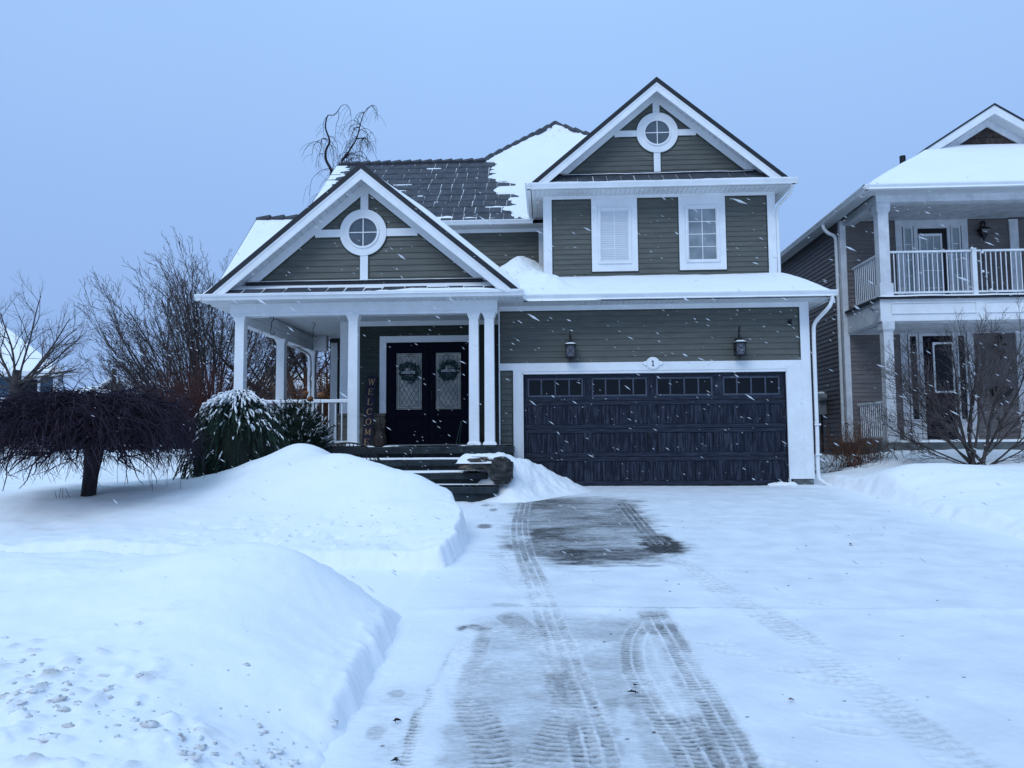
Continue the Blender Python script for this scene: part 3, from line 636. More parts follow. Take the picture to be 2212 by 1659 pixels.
# --- garage front
MB().box(-0.91,4.85,YG+0.09,24.6,-0.3,3.44).build('garage_wall', M['sidingdark'], HS)
s = MB(); siding(s, -0.90, 4.72, 2.315, 3.31, YG); s.build('siding', M['siding'], HS)
s = MB(); siding(s, -0.885, -0.64, 0.05, 2.18, YG); s.build('siding', M['siding'], HS)
b = MB().box(-0.91,-0.45,YG,YG+0.09,-0.2,3.44).box(4.43,4.85,YG,YG+0.09,0.12,3.44).box(-0.45,4.43,YG,YG+0.09,2.12,3.44); b.build('garage_wall', M['sidingdark'], HS)
g = MB().box(-0.885,-0.865,YG-0.022,YG,0.05,2.18).box(-0.665,-0.64,YG-0.022,YG,0.05,2.18).box(-0.865,4.695,YG-0.022,YG,3.292,3.312).box(4.695,4.717,YG-0.022,YG,2.315,3.312).box(-0.885,-0.865,YG-0.022,YG,2.315,3.312)
g.build('siding_channel', M['trimgreen'], HS)
MB().box(-0.91,4.717,YG-0.035,YG,3.312,3.45).box(4.717,4.857,YG-0.036,YG,0.12,3.45).build('corner_board', M['white'], HS, bevel=0.003)
MB().box(4.857,4.885,YG-0.036,YG+0.12,0.12,3.45).build('corner_board', M['white'], HS)
MB().box(-0.91,-0.885,YG-0.03,YG+0.14,0.5,3.45).build('corner_board', M['white'], HS)
MB().box(-0.91,4.717,YG-0.034,YG,2.182,2.315).build('header_board', M['white'], HS, bevel=0.003)
c = MB().box(-0.64,-0.475,YG-0.034,YG,-0.1,2.182).box(4.455,4.717,YG-0.034,YG,0.12,2.182).box(-0.475,4.455,YG-0.026,YG,2.12,2.182).box(-0.475,-0.45,YG-0.045,YG+0.07,-0.1,2.12).box(4.43,4.455,YG-0.045,YG+0.07,-0.1,2.12)
c.box(-0.475,4.455,YG-0.045,YG+0.07,2.105,2.13); c.box(-0.475,4.455,YG-0.04,YG-0.026,2.155,2.182)
c.build('door_casing', M['white'], HS, bevel=0.003)
MB().box(4.50,4.87,YG-0.02,YG+0.25,-0.15,0.12).build('foundation', M['concrete'], HS)
# right side wall
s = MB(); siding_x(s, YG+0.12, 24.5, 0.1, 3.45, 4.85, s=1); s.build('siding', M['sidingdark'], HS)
j = MB(); rj = random.Random(31)
for k in range(16): x = rj.uniform(-0.6,4.5); r0 = rj.randint(0,8); j.box(x,x+0.003,YG-0.0175,YG-0.014,2.315+0.1106*r0+0.004,2.315+0.1106*r0+0.05)
j.build('board_joint', M['trimgreen'], HS)
# --- garage door
GD = MB().box(-0.45,4.43,YG+0.075,YG+0.10,0.0,2.11).build('garage_door', M['garage'], HS)
yd = YG+0.075
rows = [(0.02,0.54),(0.548,1.068),(1.076,1.590),(1.598,2.105)]
wx = [(-0.37,0.675),(0.84,1.875),(2.045,3.09),(3.28,4.33)]
for ri, (z0, z1) in enumerate(rows):
    p = MB()                                  # rails and stiles of this section
    p.m = 1
    p.box(-0.45,4.43,yd-0.028,yd,z0,z0+0.075); p.box(-0.45,4.43,yd-0.028,yd,z1-0.075,z1)
    p.m = 0
    ed = [-0.45]+[v for a in wx for v in a]+[4.43]
    for k in range(5): p.box(ed[2*k],ed[2*k+1],yd-0.028,yd,z0+0.075,z1-0.075)
    p.build('door_section', [M['garage'], M['garagerail']], GD, bevel=0.004)
    if ri < 3:
        for a, b_ in wx:
            q = MB(); n = 6; ww = (b_-a)/n
            for k in range(n): q.box(a+k*ww+0.004,a+(k+1)*ww-0.004,yd-0.014,yd,z0+0.078,z1-0.078)
            q.build('raised_panel', M['garage'], GD, bevel=0.004)
    else:
        for a, b_ in wx:
            za, zb_ = z0+0.085, z1-0.085
            f = MB(); f.box(a,b_,yd-0.036,yd,za-0.01,za+0.025); f.box(a,b_,yd-0.036,yd,zb_-0.025,zb_+0.01); f.box(a,a+0.03,yd-0.036,yd,za+0.025,zb_-0.025); f.box(b_-0.03,b_,yd-0.036,yd,za+0.025,zb_-0.025)
            for k in (1,2,3): xk = a+(b_-a)*k/4; f.box(xk-0.014,xk+0.014,yd-0.034,yd,za+0.025,zb_-0.025)
            w_ = f.build('window', M['garageframe'], GD, bevel=0.003)
            MB().box(a+0.02,b_-0.02,yd-0.008,yd-0.002,za+0.02,zb_-0.02).build('pane', M['glassdark'], w_)
for xh in (1.885,2.03):
    h = MB(); h.tube(smooth3([(xh,yd-0.03,0.70),(xh,yd-0.075,0.74),(xh,yd-0.075,0.92),(xh,yd-0.03,0.96)]), 0.009, 6); h.ball((xh,yd-0.03,0.70),0.022,(1,0.4,1.4)); h.ball((xh,yd-0.03,0.965),0.022,(1,0.4,1.4)); h.build('handle', M['black'], GD)
for xh, zz in ((-0.45,1.60),(3.72,1.60),(-0.45,0.545),(3.72,0.545)):
    MB().box(xh,xh+0.70,yd-0.032,yd-0.028,zz-0.02,zz+0.004).tube([(xh+0.62,yd-0.03,zz),(xh+0.70,yd-0.03,zz+0.03)],0.006,4).build('hinge_strap', M['black'], GD)
MB().box(-0.45,4.43,yd-0.03,yd+0.03,-0.03,0.02).build('door_seal', M['black'], GD)
# --- skirt roof over garage
z0g, y0g = 3.46, 13.97; slg = 0.335
MB().slab([(-0.9,y0g,z0g),(5.20,y0g,z0g),(5.20,16.7,z0g+slg*2.73),(-0.9,16.7,z0g+slg*2.73)], 0.06).build('roof', M['shingle'], HS)
MB().box(5.18,5.205,y0g,16.6,3.38,3.47).slab([(5.18,y0g,z0g),(5.205,y0g,z0g),(5.205,16.7,z0g+slg*2.73),(5.18,16.7,z0g+slg*2.73)],0.17).build('fascia_board', M['white'], HS)
g = MB(); gutter(g, -0.42, 5.22, y0g, 3.515); g.build('gutter', M['white'], HS)
s = MB(); soffit(s, -0.9, 5.18, y0g, YG+0.0, 3.40); s.build('soffit', M['soffit'], HS)
s = MB(); soffit(s, 4.90, 5.18, YG+0.01, 16.6, 3.40); s.build('soffit', M['soffit'], HS)
def th(a, b, x, y):
    e = edge_round(a, b, 0.035, 0.05, left=0, top=0)
    t = 0.085+0.02*fbm(x*0.9, y*1.1, 3, 5)+0.03*np.sin(b*PI)
    return e*t+0.004-0.03*(e < 0.02)+0.004*fbm(x*5,y*5,2,6)
snow_sheet('snow_cover', (-0.9,y0g-0.085,z0g-0.02), (6.11,0,0), (0,2.62,slg*2.62+0.0), 150, 60, th, HS)
# --- upper block
MB().box(-0.02,4.91,YU,24.6,3.6,6.22).build('upper_wall', M['sidingdark'], HS)
s = MB()
for a, b_ in ((0.14,1.0),(1.99,2.88),(3.876,4.77)): siding(s, a, b_, 4.22, 6.10, YU)
siding(s, 0.99, 2.0, 4.22, 4.49, YU); siding(s, 2.87, 3.88, 4.22, 4.49, YU)
s.build('siding', M['siding'], HS)
g = MB()
for a, b_ in ((0.14,1.0),(1.99,2.88),(3.876,4.77)): g.box(a,a+0.02,YU-0.022,YU,4.49,6.10).box(b_-0.02,b_,YU-0.022,YU,4.49,6.10).box(a+0.02,b_-0.02,YU-0.022,YU,6.08,6.10)
for a, b_ in ((0.99,2.0),(2.87,3.88)): g.box(a,b_,YU-0.024,YU,4.468,4.492)
g.build('siding_channel', M['trimgreen'], HS)
MB().box(-0.02,0.14,YU-0.035,YU,4.0,6.10).build('corner_board', M['white'], HS, bevel=0.003)
MB().box(-0.045,-0.02,YU-0.035,YU+0.12,4.0,6.22).build('corner_board', M['white'], HS)
MB().box(4.77,4.912,YU-0.035,YU,4.2,6.10).box(4.912,4.94,YU-0.035,YU+0.12,4.2,6.22).build('corner_board', M['white'], HS, bevel=0.003)
MB().box(-0.02,4.912,YU-0.036,YU,6.10,6.225).build('frieze_board', M['white'], HS, bevel=0.003)
for (a, b_, fa, fb_, bl) in ((1.0,1.99,1.139,1.85,True),(2.88,3.876,3.02,3.735,False)):
    MB().box(a,fa,YU-0.034,YU,4.492,6.10).box(fb_,b_,YU-0.034,YU,4.492,6.10).box(fa,fb_,YU-0.034,YU,4.492,4.655).box(fa,fb_,YU-0.034,YU,5.893,6.10).build('window_surround', M['white'], HS, bevel=0.003)
    window(HS, fa, fb_, 4.655, 5.893, YU-0.028, 'glassgrey' if not bl else 'blind', 2, 4, blind=bl)
# left side wall of upper block + right side
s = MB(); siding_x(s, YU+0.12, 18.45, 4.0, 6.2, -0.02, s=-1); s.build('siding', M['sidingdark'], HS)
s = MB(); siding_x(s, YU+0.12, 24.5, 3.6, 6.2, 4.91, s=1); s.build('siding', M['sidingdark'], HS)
# eave box + gutter
g = MB(); gutter(g, -0.42, 5.26, 15.97, 6.28, h=0.115); gutter_y(g, 15.86, 18.0, -0.31, 6.28, h=0.115); gutter_y(g, 15.9, 22, 5.15, 6.28, h=0.115, s=1); g.build('gutter', M['white'], HS)
s = MB(); soffit(s, -0.31, 5.15, 15.97, YU-0.036, 6.165); soffit(s, -0.31, -0.046, YU-0.03, 18.0, 6.165); soffit(s, 4.945, 5.15, YU-0.03, 22, 6.165)
s.box(-0.31,-0.29,15.97,18,6.165,6.30).box(-0.31,5.15,15.97,15.99,6.165,6.30); s.build('soffit', M['soffit'], HS)
gable_front(HS, 2.41, 8.60, 2.76, 6.3, 16.02, YU-0.02, 22.5, 7.53, 7.456, 7.594, 2.37, 2.514, 0.835, 6.62, -0.3, 5.1, 0.45, 0.262, 2.455)
# pent strip under upper gable
p = MB().slab([(-0.28,15.95,6.272),(5.12,15.95,6.272),(5.12,16.50,6.64),(-0.28,16.50,6.64)], 0.05); p.build('snow_cover', M['snow'], HS)
p = MB(); tabs(p, lambda t: 0.0+0.30*t, lambda t: 4.85-0.30*t, 1, 15.99, 6.30, 16.46, 6.63, 0.31, 0.016); p.build('shingles', M['shingle'], HS)
MB().box(0.25,4.62,YU-0.07,YU-0.05,6.60,6.655).build('flashing', M['metaledge'], HS)
def th(a, b, x, y): return 0.018*edge_round(a,b,0.01,0.4,top=0)+0.012*fbm(x*3,y*3,3,8)-0.004
snow_sheet('snow_cover', (-0.35,15.90,6.275), (5.55,0,0), (0,0.14,0.06), 160, 8, th, HS)
snow_sheet('snow_cover', (0.35,16.38,6.62), (4.15,0,0), (0,0.08,0.03), 120, 6, lambda a,b,x,y: 0.012*edge_round(a,b,0.01,0.4)+0.012*fbm(x*2.2,y*3,3,9), HS)
MB().box(-0.045,4.95,16.2,18.4,3.5,4.05).build('upper_wall', M['sidingdark'], HS)
# --- main two-storey front behind the porch
YM = 18.47
MB().box(-5.3,-0.0,YM,26,3.3,6.12).box(-5.3,4.9,22,28,3.3,6.12).build('main_wall', M['sidingdark'], HS)
s = MB(); siding(s, -4.5, -0.16, 3.6, 5.95, YM); s.build('siding', M['siding'], HS)
MB().box(-5.3,-0.0,YM-0.03,YM,5.95,6.08).box(-0.165,-0.02,YM-0.03,YM,3.8,5.95).build('frieze_board', M['white'], HS, bevel=0.003)
g = MB(); gutter(g, -6.0, -0.30, 18.07, 6.135); g.build('gutter', M['white'], HS)
s = MB(); soffit(s, -5.9, -0.05, 18.07, YM, 6.03); s.build('soffit', M['soffit'], HS)
# main roof: low left ridge rising by a hip to the tall peak
SM = (8.78-6.12)/(21.3-18.0)
def zr(y): return 6.12+SM*(y-18.0)
r = MB()
r.add([(-5.95,18.0,zr(18)),(1.2,18.0,zr(18)),(1.2,20.0,zr(20)),(4.3,20.05,zr(20)),(0.35,24.0,zr(24)),(-1.75,21.3,zr(21.3)),(-5.95,21.3,zr(21.3))], [(0,1,2,3,4,5,6)])
r.add([(-5.95,21.3,zr(21.3)),(-1.75,21.3,zr(21.3)),(-1.75,24.6,6.12),(-5.95,24.6,6.12)], [(0,1,2,3)])
r.add([(-1.75,21.3,zr(21.3)),(0.35,24,zr(24)),(-5.5,30,6.12),(-1.75,24.6,6.12)], [(0,1,2,3)]); r.add([(0.35,24,zr(24)),(4.3,20.05,zr(20)),(4.9,27.6,6.12)], [(0,1,2)]); r.add([(0.35,24,zr(24)),(4.9,28.5,6.12),(-5.5,30,6.12)], [(0,1,2)])
r.build('roof', M['snow'], HS)
MB().add([(-5.3,18.2,6.1),(-5.3,24.4,6.1),(-5.3,21.3,8.7)], [(0,1,2)]).build('gable_wall', M['sidingdark'], HS)
MB().slab([(-5.97,18.0,zr(18)),(-5.94,18.0,zr(18)),(-5.94,21.3,zr(21.3)+0.02),(-5.97,21.3,zr(21.3)+0.02)], 0.2).build('fascia_board', M['metaledge'], HS)
t = MB(); tabs(t, lambda t: -5.95, lambda t: -0.3, 10, 18.02, zr(18.02)+0.005, 21.28, zr(21.28)+0.005, 0.31, 0.017, 0.03); 
t.build('shingles', M['shingle'], HS)
t = MB(); rg = random.Random(3)
hip = [(( -1.75+2.1*k/9.0), 21.3+2.7*k/9.0, zr(21.3+2.7*k/9.0)) for k in range(10)]
for k in range(14): x = -5.9+4.15*k/14; t.tube([(x,21.3,zr(21.3)+0.03),(x+0.31,21.3,zr(21.3)+0.055)], [0.06,0.085], 6)
for k in range(9):
    a, b_ = np.array(hip[k]), np.array(hip[k+1]); t.tube([a+np.array([0,0,0.02]), b_+np.array([0,0,0.05])], [0.075,0.10], 6)
for k in range(8): 
    a = np.array([0.35+0.3*k, 24-0.3*k, zr(24-0.3*k)]); b_ = a+np.array([0.3,-0.3,-0.3*SM]); t.tube([a+np.array([0,0,0.05]), b_+np.array([0,0,0.02])], [0.10,0.07], 6)
t.build('ridge_cap', M['shingle'], HS)
for k in range(3): pass
def th(a, b, x, y):
    course = np.floor(b*26)/26
    ragged = 0.55*fbm(course*37+0*x, x*0.3, 2, 91)+0.16*fbm(x*5, y*9, 3, 92)
    lim = -0.75-0.95*b*1.9+0.0*x; lim = np.maximum(lim, -0.95-1.2*np.clip(b*1.9,0,1))
    m = sstep(-0.12, 0.10, x-lim+ragged)
    return m*(0.06+0.03*fbm(x*1.0,y*1.2,3,93)+0.006*np.sin(b*26*2*PI))-0.04*(1-m)+0.0
# build the thick snow as strips of the same plane, only inside the hips
A, B = np.meshgrid(np.linspace(0,1,300), np.linspace(0,1,200))
Yg = 18.0+6.0*B; XL = np.where(Yg < 21.3, -3.2, -1.75+(Yg-21.3)*2.1/2.7); XR = np.minimum(1.6+(Yg-18)*1.2, 0.35+(24.0-Yg)*3.95/3.95); Xg = XL+(XR-XL)*A
crs = np.floor((Yg-18.02)/0.326+0.0)
rag = 0.50*(vnoise(crs*7.3, 0*Xg, 91)-0.5)*2*0.6+0.30*fbm(Xg*2.2, Yg*6, 3, 92)
lim = np.interp(Yg, [18,19,20,21.3,22.5,24], [-0.55,-0.85,-1.15,-1.65,-1.6,-0.3])
mk = sstep(-0.10,0.10,Xg-lim+rag*np.interp(Yg,[18,21,22,24],[1,0.8,0.4,0.3])); th_ = mk*(0.055+0.025*fbm(Xg,Yg*1.3,3,93)+0.012*((Yg-18.02)/0.326-crs))-0.05*(1-mk)
th_ = th_*sstep(0.0,0.02,A)*1.0-0.02*(1-sstep(0,0.02,A))
hole = sstep(0.35,0.6,fbm(Xg*3.0,Yg*7,3,94)+0.9*np.exp(-((Yg-23.35)/0.25)**2)); th_ = th_-0.09*hole*(Yg > 22.9)
grid_mesh('snow_cover', Xg, Yg, zr(Yg)+th_+0.012, M['snow'], HS)
# streaky snow at the left end and along the eave
A, B = np.meshgrid(np.linspace(0,1,260), np.linspace(0,1,160)); Xg = -5.95+5.3*A; Yg = 18.02+3.2*B
crs = (Yg-18.02)/0.326; fr = crs-np.floor(crs)
mk = sstep(0.12,0.34, fbm(Xg*1.6,Yg*5,4,95)+0.22*sstep(0.55,0.95,fr)-0.36)*sstep(0.6,0.95,fr)*0.8+sstep(-5.35,-5.75,Xg+0.25*fbm(Yg*6,Xg*2,2,96))+0.9*sstep(18.28,18.12,Yg+0.1*fbm(Xg*2,Yg*0,2,97))
grid_mesh('snow_cover', Xg, Yg, zr(Yg)+0.005+np.clip(mk,0,1)*0.05-0.02, M['snow'], HS)
# --- porch roof, gable, beam, ceiling
gable_front(HS, -3.32, 5.90, 2.84, 3.52, 13.42, 13.90, 18.5, 4.73, 4.652, 4.796, -3.43, -3.284, 0.832, 3.79, -6.2, -0.45, 0.437, 0.265, -3.375, 0.21)
MB().slab([(-6.16,13.40,3.50),(-0.48,13.40,3.50),(-0.48,13.96,3.80),(-6.16,13.96,3.80)], 0.04).build('snow_cover', M['snow'], HS)
p = MB(); tabs(p, lambda t: -5.95+0.2*t, lambda t: -0.7-0.2*t, 1, 13.44, 3.53, 13.90, 3.775, 0.36, 0.018); p.build('shingles', M['shingle'], HS)
MB().box(-5.55,-1.15,13.80,13.835,3.76,3.815).build('flashing', M['metaledge'], HS)
snow_sheet('snow_cover', (-6.2,13.31,3.50), (5.72,0,0), (0,0.55,0.30), 200, 40, lambda a,b,x,y: -0.03+0.060*edge_round(a,b*1.0,0.01,0.12,top=0)*sstep(0.0,0.16,np.interp(x,[-6.2,-5.6,-4.4,-3.3,-2.5,-1.2,-0.6,-0.4],[0.0,0.0,0.02,0.16,0.28,0.30,0.12,0.0])+0.10*fbm(x*3,y*8,3,98)-b), HS)
snow_sheet('snow_cover', (-5.5,13.77,3.815), (4.3,0,0), (0,0.10,0.02), 120, 6, lambda a,b,x,y: 0.010*edge_round(a,b,0.01,0.4)+0.010*fbm(x*1.7,y*3,3,99), HS)
g = MB(); gutter(g, -6.29, -0.40, 13.42, 3.515, h=0.11); gutter_y(g, 13.32, 18.3, -6.17, 3.515, h=0.11); g.build('gutter', M['white'], HS)
s = MB(); soffit(s, -6.17, -0.42, 13.42, 13.70, 3.395); 
n = int((18.2-13.7)/0.1)
for i in range(n): s.box(-6.17,-5.79,13.70+i*0.1+0.004,13.70+(i+1)*0.1-0.004,3.395,3.407)
s.box(-6.17,-5.79,13.7,18.2,3.407,3.42); s.box(-0.44,-0.42,13.42,13.97,3.40,3.53); s.box(-0.885,-0.42,13.70,13.99,3.395,3.41); s.build('soffit', M['soffit'], HS)
MB().box(-5.79,-0.885,13.69,13.91,3.215,3.395).box(-5.77,-0.885,13.70,13.90,3.165,3.215).build('porch_beam', M['white'], HS, bevel=0.004)
MB().box(-5.79,-5.57,13.911,18.2,3.215,3.395).box(-5.77,-5.59,13.911,18.2,3.05,3.215).build('porch_beam', M['white'], HS, bevel=0.004)
MB().box(-5.569,-5.25,18.0,18.2,3.05,3.395).build('porch_beam', M['white'], HS, bevel=0.004)
s = MB(); n = 46
for i in range(n): y_ = 13.92+(18.6-13.92)*i/n; s.box(-5.569,-0.90,y_+0.004,y_+(18.6-13.92)/n-0.004,3.40,3.41)
s.box(-5.569,-0.90,13.92,18.6,3.41,3.44); s.build('porch_ceiling', M['soffit'], HS)
ZF = 0.765
for cx in (-3.515,-1.315,-1.035): column(HS, cx, 13.80, ZF, 3.165)
for cy in (13.80,15.98,18.10): column(HS, -5.62 if cy > 14 else -5.615, cy, ZF, 3.05 if cy > 14 else 3.165)
# right slope of porch roof under snow, left slope
def thp(a, b, x, y): return edge_round(a,b,0.02,0.03,right=0,left=0,top=0)*(0.10+0.03*fbm(x*1.1,y*0.8,3,101))+0.0
snow_sheet('snow_cover', (-3.32,13.50,5.90), (2.86,0,-0.832*2.86), (0,4.95,0), 90, 110, lambda a,b,x,y: (edge_round(b,a,0.012,0.03,left=1,right=0,bot=0,top=1))*(0.015+0.11*sstep(0.05,0.45,a)+0.03*fbm(x*1.1,y*0.9,3,101)*a), HS)
snow_sheet('snow_cover', (-3.32,13.95,5.88), (-2.80,0,-0.832*2.80), (0,4.5,0), 60, 60, lambda a,b,x,y: 0.05+0.02*fbm(x,y,3,102), HS)
# side cross gable over the left wing of the porch
r = MB(); r.add([(-6.20,13.75,3.50),(-3.2,13.75,3.50),(-3.2,15.95,5.62),(-6.20,15.95,5.62)], [(0,1,2,3)]); r.add([(-6.20,18.15,3.50),(-6.20,15.95,5.62),(-3.2,15.95,5.62),(-3.2,18.15,3.50)], [(0,1,2,3)])
r.build('roof', M['shingle'], HS)
MB().add([(-5.75,13.9,3.42),(-5.75,18.0,3.42),(-5.75,15.95,5.45)], [(0,1,2)]).build('gable_wall', M['siding'], HS)
MB().slab([(-6.225,13.75,3.50),(-6.20,13.75,3.50),(-6.20,15.95,5.63),(-6.225,15.95,5.63)], 0.16).slab([(-6.225,18.15,3.50),(-6.20,18.15,3.50),(-6.20,15.95,5.63),(-6.225,15.95,5.63)], 0.16).build('fascia_board', M['metaledge'], HS)
snow_sheet('snow_cover', (-6.19,13.75,3.50), (3.0,0,0), (0,2.16,2.08), 90, 80, lambda a,b,x,y: -0.02+0.07*sstep(-0.25,0.05,0.95-b-0.35*fbm(x*1.5,y*6,3,103)+0.5*(b<0.8)), HS)
t = MB()
for k in range(8): x = -6.2+0.3*k; t.tube([(x,15.95,5.64),(x+0.31,15.95,5.66)], [0.055,0.085], 6)
t.build('ridge_cap', M['shingle'], HS)
MB().box(-6.1,-3.0,16.2,18.4,3.45,3.6).build('roof', M['shingle'], HS)
# drift in the valley between porch roof and garage skirt roof
A, B = np.meshgrid(np.linspace(0,1,130), np.linspace(0,1,130)); Xg = -1.75+2.75*A; Yg = 13.84+4.2*B
za = 5.90-0.832*(Xg+3.32); zb_ = 3.46+slg*(Yg-13.97); bz = np.maximum(za, zb_)
d1 = np.exp(-(((Xg+0.22)/0.50)**2+((Yg-15.7)/1.0)**2))*0.27+np.exp(-(((Xg-0.05)/0.34)**2+((Yg-14.8)/0.45)**2))*0.24+np.exp(-(((Xg-0.35)/0.35)**2+((Yg-14.5)/0.3)**2))*0.10+np.exp(-(((Xg+0.55)/0.55)**2+((Yg-17.6)/0.9)**2))*0.42+np.exp(-(((Xg+0.35)/0.42)**2+((Yg-14.25)/0.35)**2))*0.12
hh = d1+0.05*fbm(Xg*3,Yg*3,4,111)*sstep(0.05,0.3,d1)-0.06+0.02*fbm(Xg*8,Yg*8,3,112)*sstep(0.03,0.2,d1)
ed = sstep(0,0.06,A)*sstep(1,0.94,A)*sstep(0,0.03,B)
grid_mesh('snow_drift', Xg, Yg, bz+0.09+hh*ed-0.12*(1-ed), M['snow'], HS)
# --- porch interior
YD = 16.0
MB().box(-4.34,-0.915,YD+0.02,18.4,0.2,3.40).build('porch_wall', M['sidingdark'], HS)
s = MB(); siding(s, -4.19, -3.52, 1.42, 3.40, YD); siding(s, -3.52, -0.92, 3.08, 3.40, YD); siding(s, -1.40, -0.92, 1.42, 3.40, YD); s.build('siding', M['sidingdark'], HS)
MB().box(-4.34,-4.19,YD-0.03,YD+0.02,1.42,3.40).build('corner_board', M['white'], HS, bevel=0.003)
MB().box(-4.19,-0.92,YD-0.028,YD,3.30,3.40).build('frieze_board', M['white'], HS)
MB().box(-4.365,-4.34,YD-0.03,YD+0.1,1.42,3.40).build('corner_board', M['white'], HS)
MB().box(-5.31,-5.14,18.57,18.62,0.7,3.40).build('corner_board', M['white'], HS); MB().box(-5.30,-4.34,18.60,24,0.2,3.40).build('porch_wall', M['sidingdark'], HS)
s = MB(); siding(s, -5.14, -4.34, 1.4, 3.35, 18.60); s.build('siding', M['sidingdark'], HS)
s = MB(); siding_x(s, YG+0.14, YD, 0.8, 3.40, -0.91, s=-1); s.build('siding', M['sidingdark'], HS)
v = MB(); rg = random.Random(5); z = ZF
for hrow in (0.22,0.20,0.21):
    x = -4.36
    while x < -3.40: w_ = rg.uniform(0.22,0.40); x2 = min(x+w_,-3.40); v.box(x+0.006,x2-0.006,YD-0.06,YD,z+0.006,z+hrow-0.006); x = x2
    z += hrow
v.box(-4.36,-3.40,YD-0.045,YD,ZF,1.39); v.build('stone_veneer', M['veneer'], HS, bevel=0.008)
MB().box(-4.40,-3.385,YD-0.085,YD,1.395,1.455).build('stone_sill', M['veneer'], HS, bevel=0.006)
v = MB(); z = ZF
for hrow in (0.22,0.20,0.21):
    y = YD
    while y < 18.4: w_ = rg.uniform(0.25,0.4); y2 = min(y+w_,18.4); v.box(-4.41,-4.34,y+0.006,y2-0.006,z+0.006,z+hrow-0.006); y = y2
    z += hrow
v.build('stone_veneer', M['veneer'], HS)
MB().box(-3.52,-3.38,YD-0.035,YD,1.455,3.08).box(-3.38,-1.56,YD-0.035,YD,2.945,3.08).box(-1.56,-1.42,YD-0.035,YD,0.8,3.08).build('door_casing', M['white'], HS, bevel=0.003)
MB().box(-3.385,-1.56,YD-0.01,YD+0.05,ZF,2.95).build('door_frame', M['navy'], HS)
for k, (x0, x1, g0, g1) in enumerate(((-3.33,-2.475,-3.154,-2.625),(-2.465,-1.61,-2.324,-1.802))):
    d = MB(); y1 = YD-0.012; y0 = YD-0.05
    d.box(x0,g0-0.02,y0,y1,ZF+0.04,2.90); d.box(g1+0.02,x1,y0,y1,ZF+0.04,2.90); d.box(g0-0.02,g1+0.02,y0,y1,2.73,2.90); d.box(g0-0.02,g1+0.02,y0,y1,1.36,1.51); d.box(g0-0.02,g1+0.02,y0,y1,ZF+0.04,ZF+0.20)
    d.box(g0-0.02,g1+0.02,y0+0.02,y1,ZF+0.20,1.36)
    dr = d.build('front_door', M['navy'], HS, bevel=0.005)
    MB().box(g0-0.02,g1+0.02,y0+0.008,y0+0.02,ZF+0.26,1.30).build('raised_panel', M['navy'], dr, bevel=0.006)
    MB().box(g0,g1,y0+0.006,y1,1.53,2.71).build('leaded_glass', M['frost'], dr)
    ld = MB(); yl = y0+0.002; gw = g1-g0
    for off in (0.0,0.045): ld.bar((g0+0.02+off,yl,1.55+off),(g0+0.02+off,yl,2.69-off),0.006).bar((g1-0.02-off,yl,1.55+off),(g1-0.02-off,yl,2.69-off),0.006).bar((g0+0.02+off,yl,1.55+off),(g1-0.02-off,yl,1.55+off),0.006).bar((g0+0.02+off,yl,2.69-off),(g1-0.02-off,yl,2.69-off),0.006)
    ia, ib, za, zb2 = g0+0.065, g1-0.065, 1.595, 2.645; nx = 4; dx = (ib-ia)/nx; dzz = dx*1.75
    for sgn in (1,-1):                         # diamond leading
        for q in range(-14, nx+14):
            xa = ia+q*dx; pts = []
            # line x = xa + sgn*(z-za)*dx/dzz clipped to the box
            kx = sgn*dx/dzz; zlo, zhi = za, zb2
            if kx > 0: zlo = max(zlo, za+(ia-xa)/kx); zhi = min(zhi, za+(ib-xa)/kx)
            else: zlo = max(zlo, za+(ib-xa)/kx); zhi = min(zhi, za+(ia-xa)/kx)
            if zhi-zlo > 0.02: ld.bar((xa+kx*(zlo-za),yl,zlo),(xa+kx*(zhi-za),yl,zhi),0.0055)
    for zc in (2.667,1.573):
        cx = (g0+g1)/2
        for ox in (-0.05,0,0.05): ld.tube([(cx+ox-0.025,yl,zc),(cx+ox,yl,zc+0.02),(cx+ox+0.025,yl,zc),(cx+ox,yl,zc-0.02),(cx+ox-0.025,yl,zc)],0.004,4)
    ld.build('leading', M['black'], dr)
    if k == 1: MB().tube([(x0+0.06,y0-0.05,1.72),(x0+0.06,y0-0.05,1.92)],0.012,8).ball((x0+0.06,y0-0.02,1.80),0.03,(1,0.6,1)).ball((x0+0.06,y0-0.02,2.0),0.025,(1,0.6,1)).build('door_handle', M['black'], dr)
MB().box(-3.40,-1.54,YD-0.14,YD-0.01,ZF,ZF+0.035).build('door_threshold', M['greymetal'], HS)
# porch floor
MB().box(-5.85,-0.92,13.62,18.5,-0.2,0.64).build('foundation', M['stone'], HS)
MB().box(-5.9,-0.62,13.50,18.5,0.64,ZF).build('porch_floor', M['stone'], HS, bevel=0.01)
snow_sheet('snow_cover', (-5.88,13.53,ZF), (5.24,0,0), (0,0.55,0), 160, 20, lambda a,b,x,y: -0.012+0.034*sstep(0.0,0.3,fbm(x*2.2,y*5,4,121)+0.35-b*0.9+0.8*sstep(-1.7,-1.1,x)*sstep(-0.6,-0.75,x)+1.0*sstep(-3.2,-3.6,x)), HS)
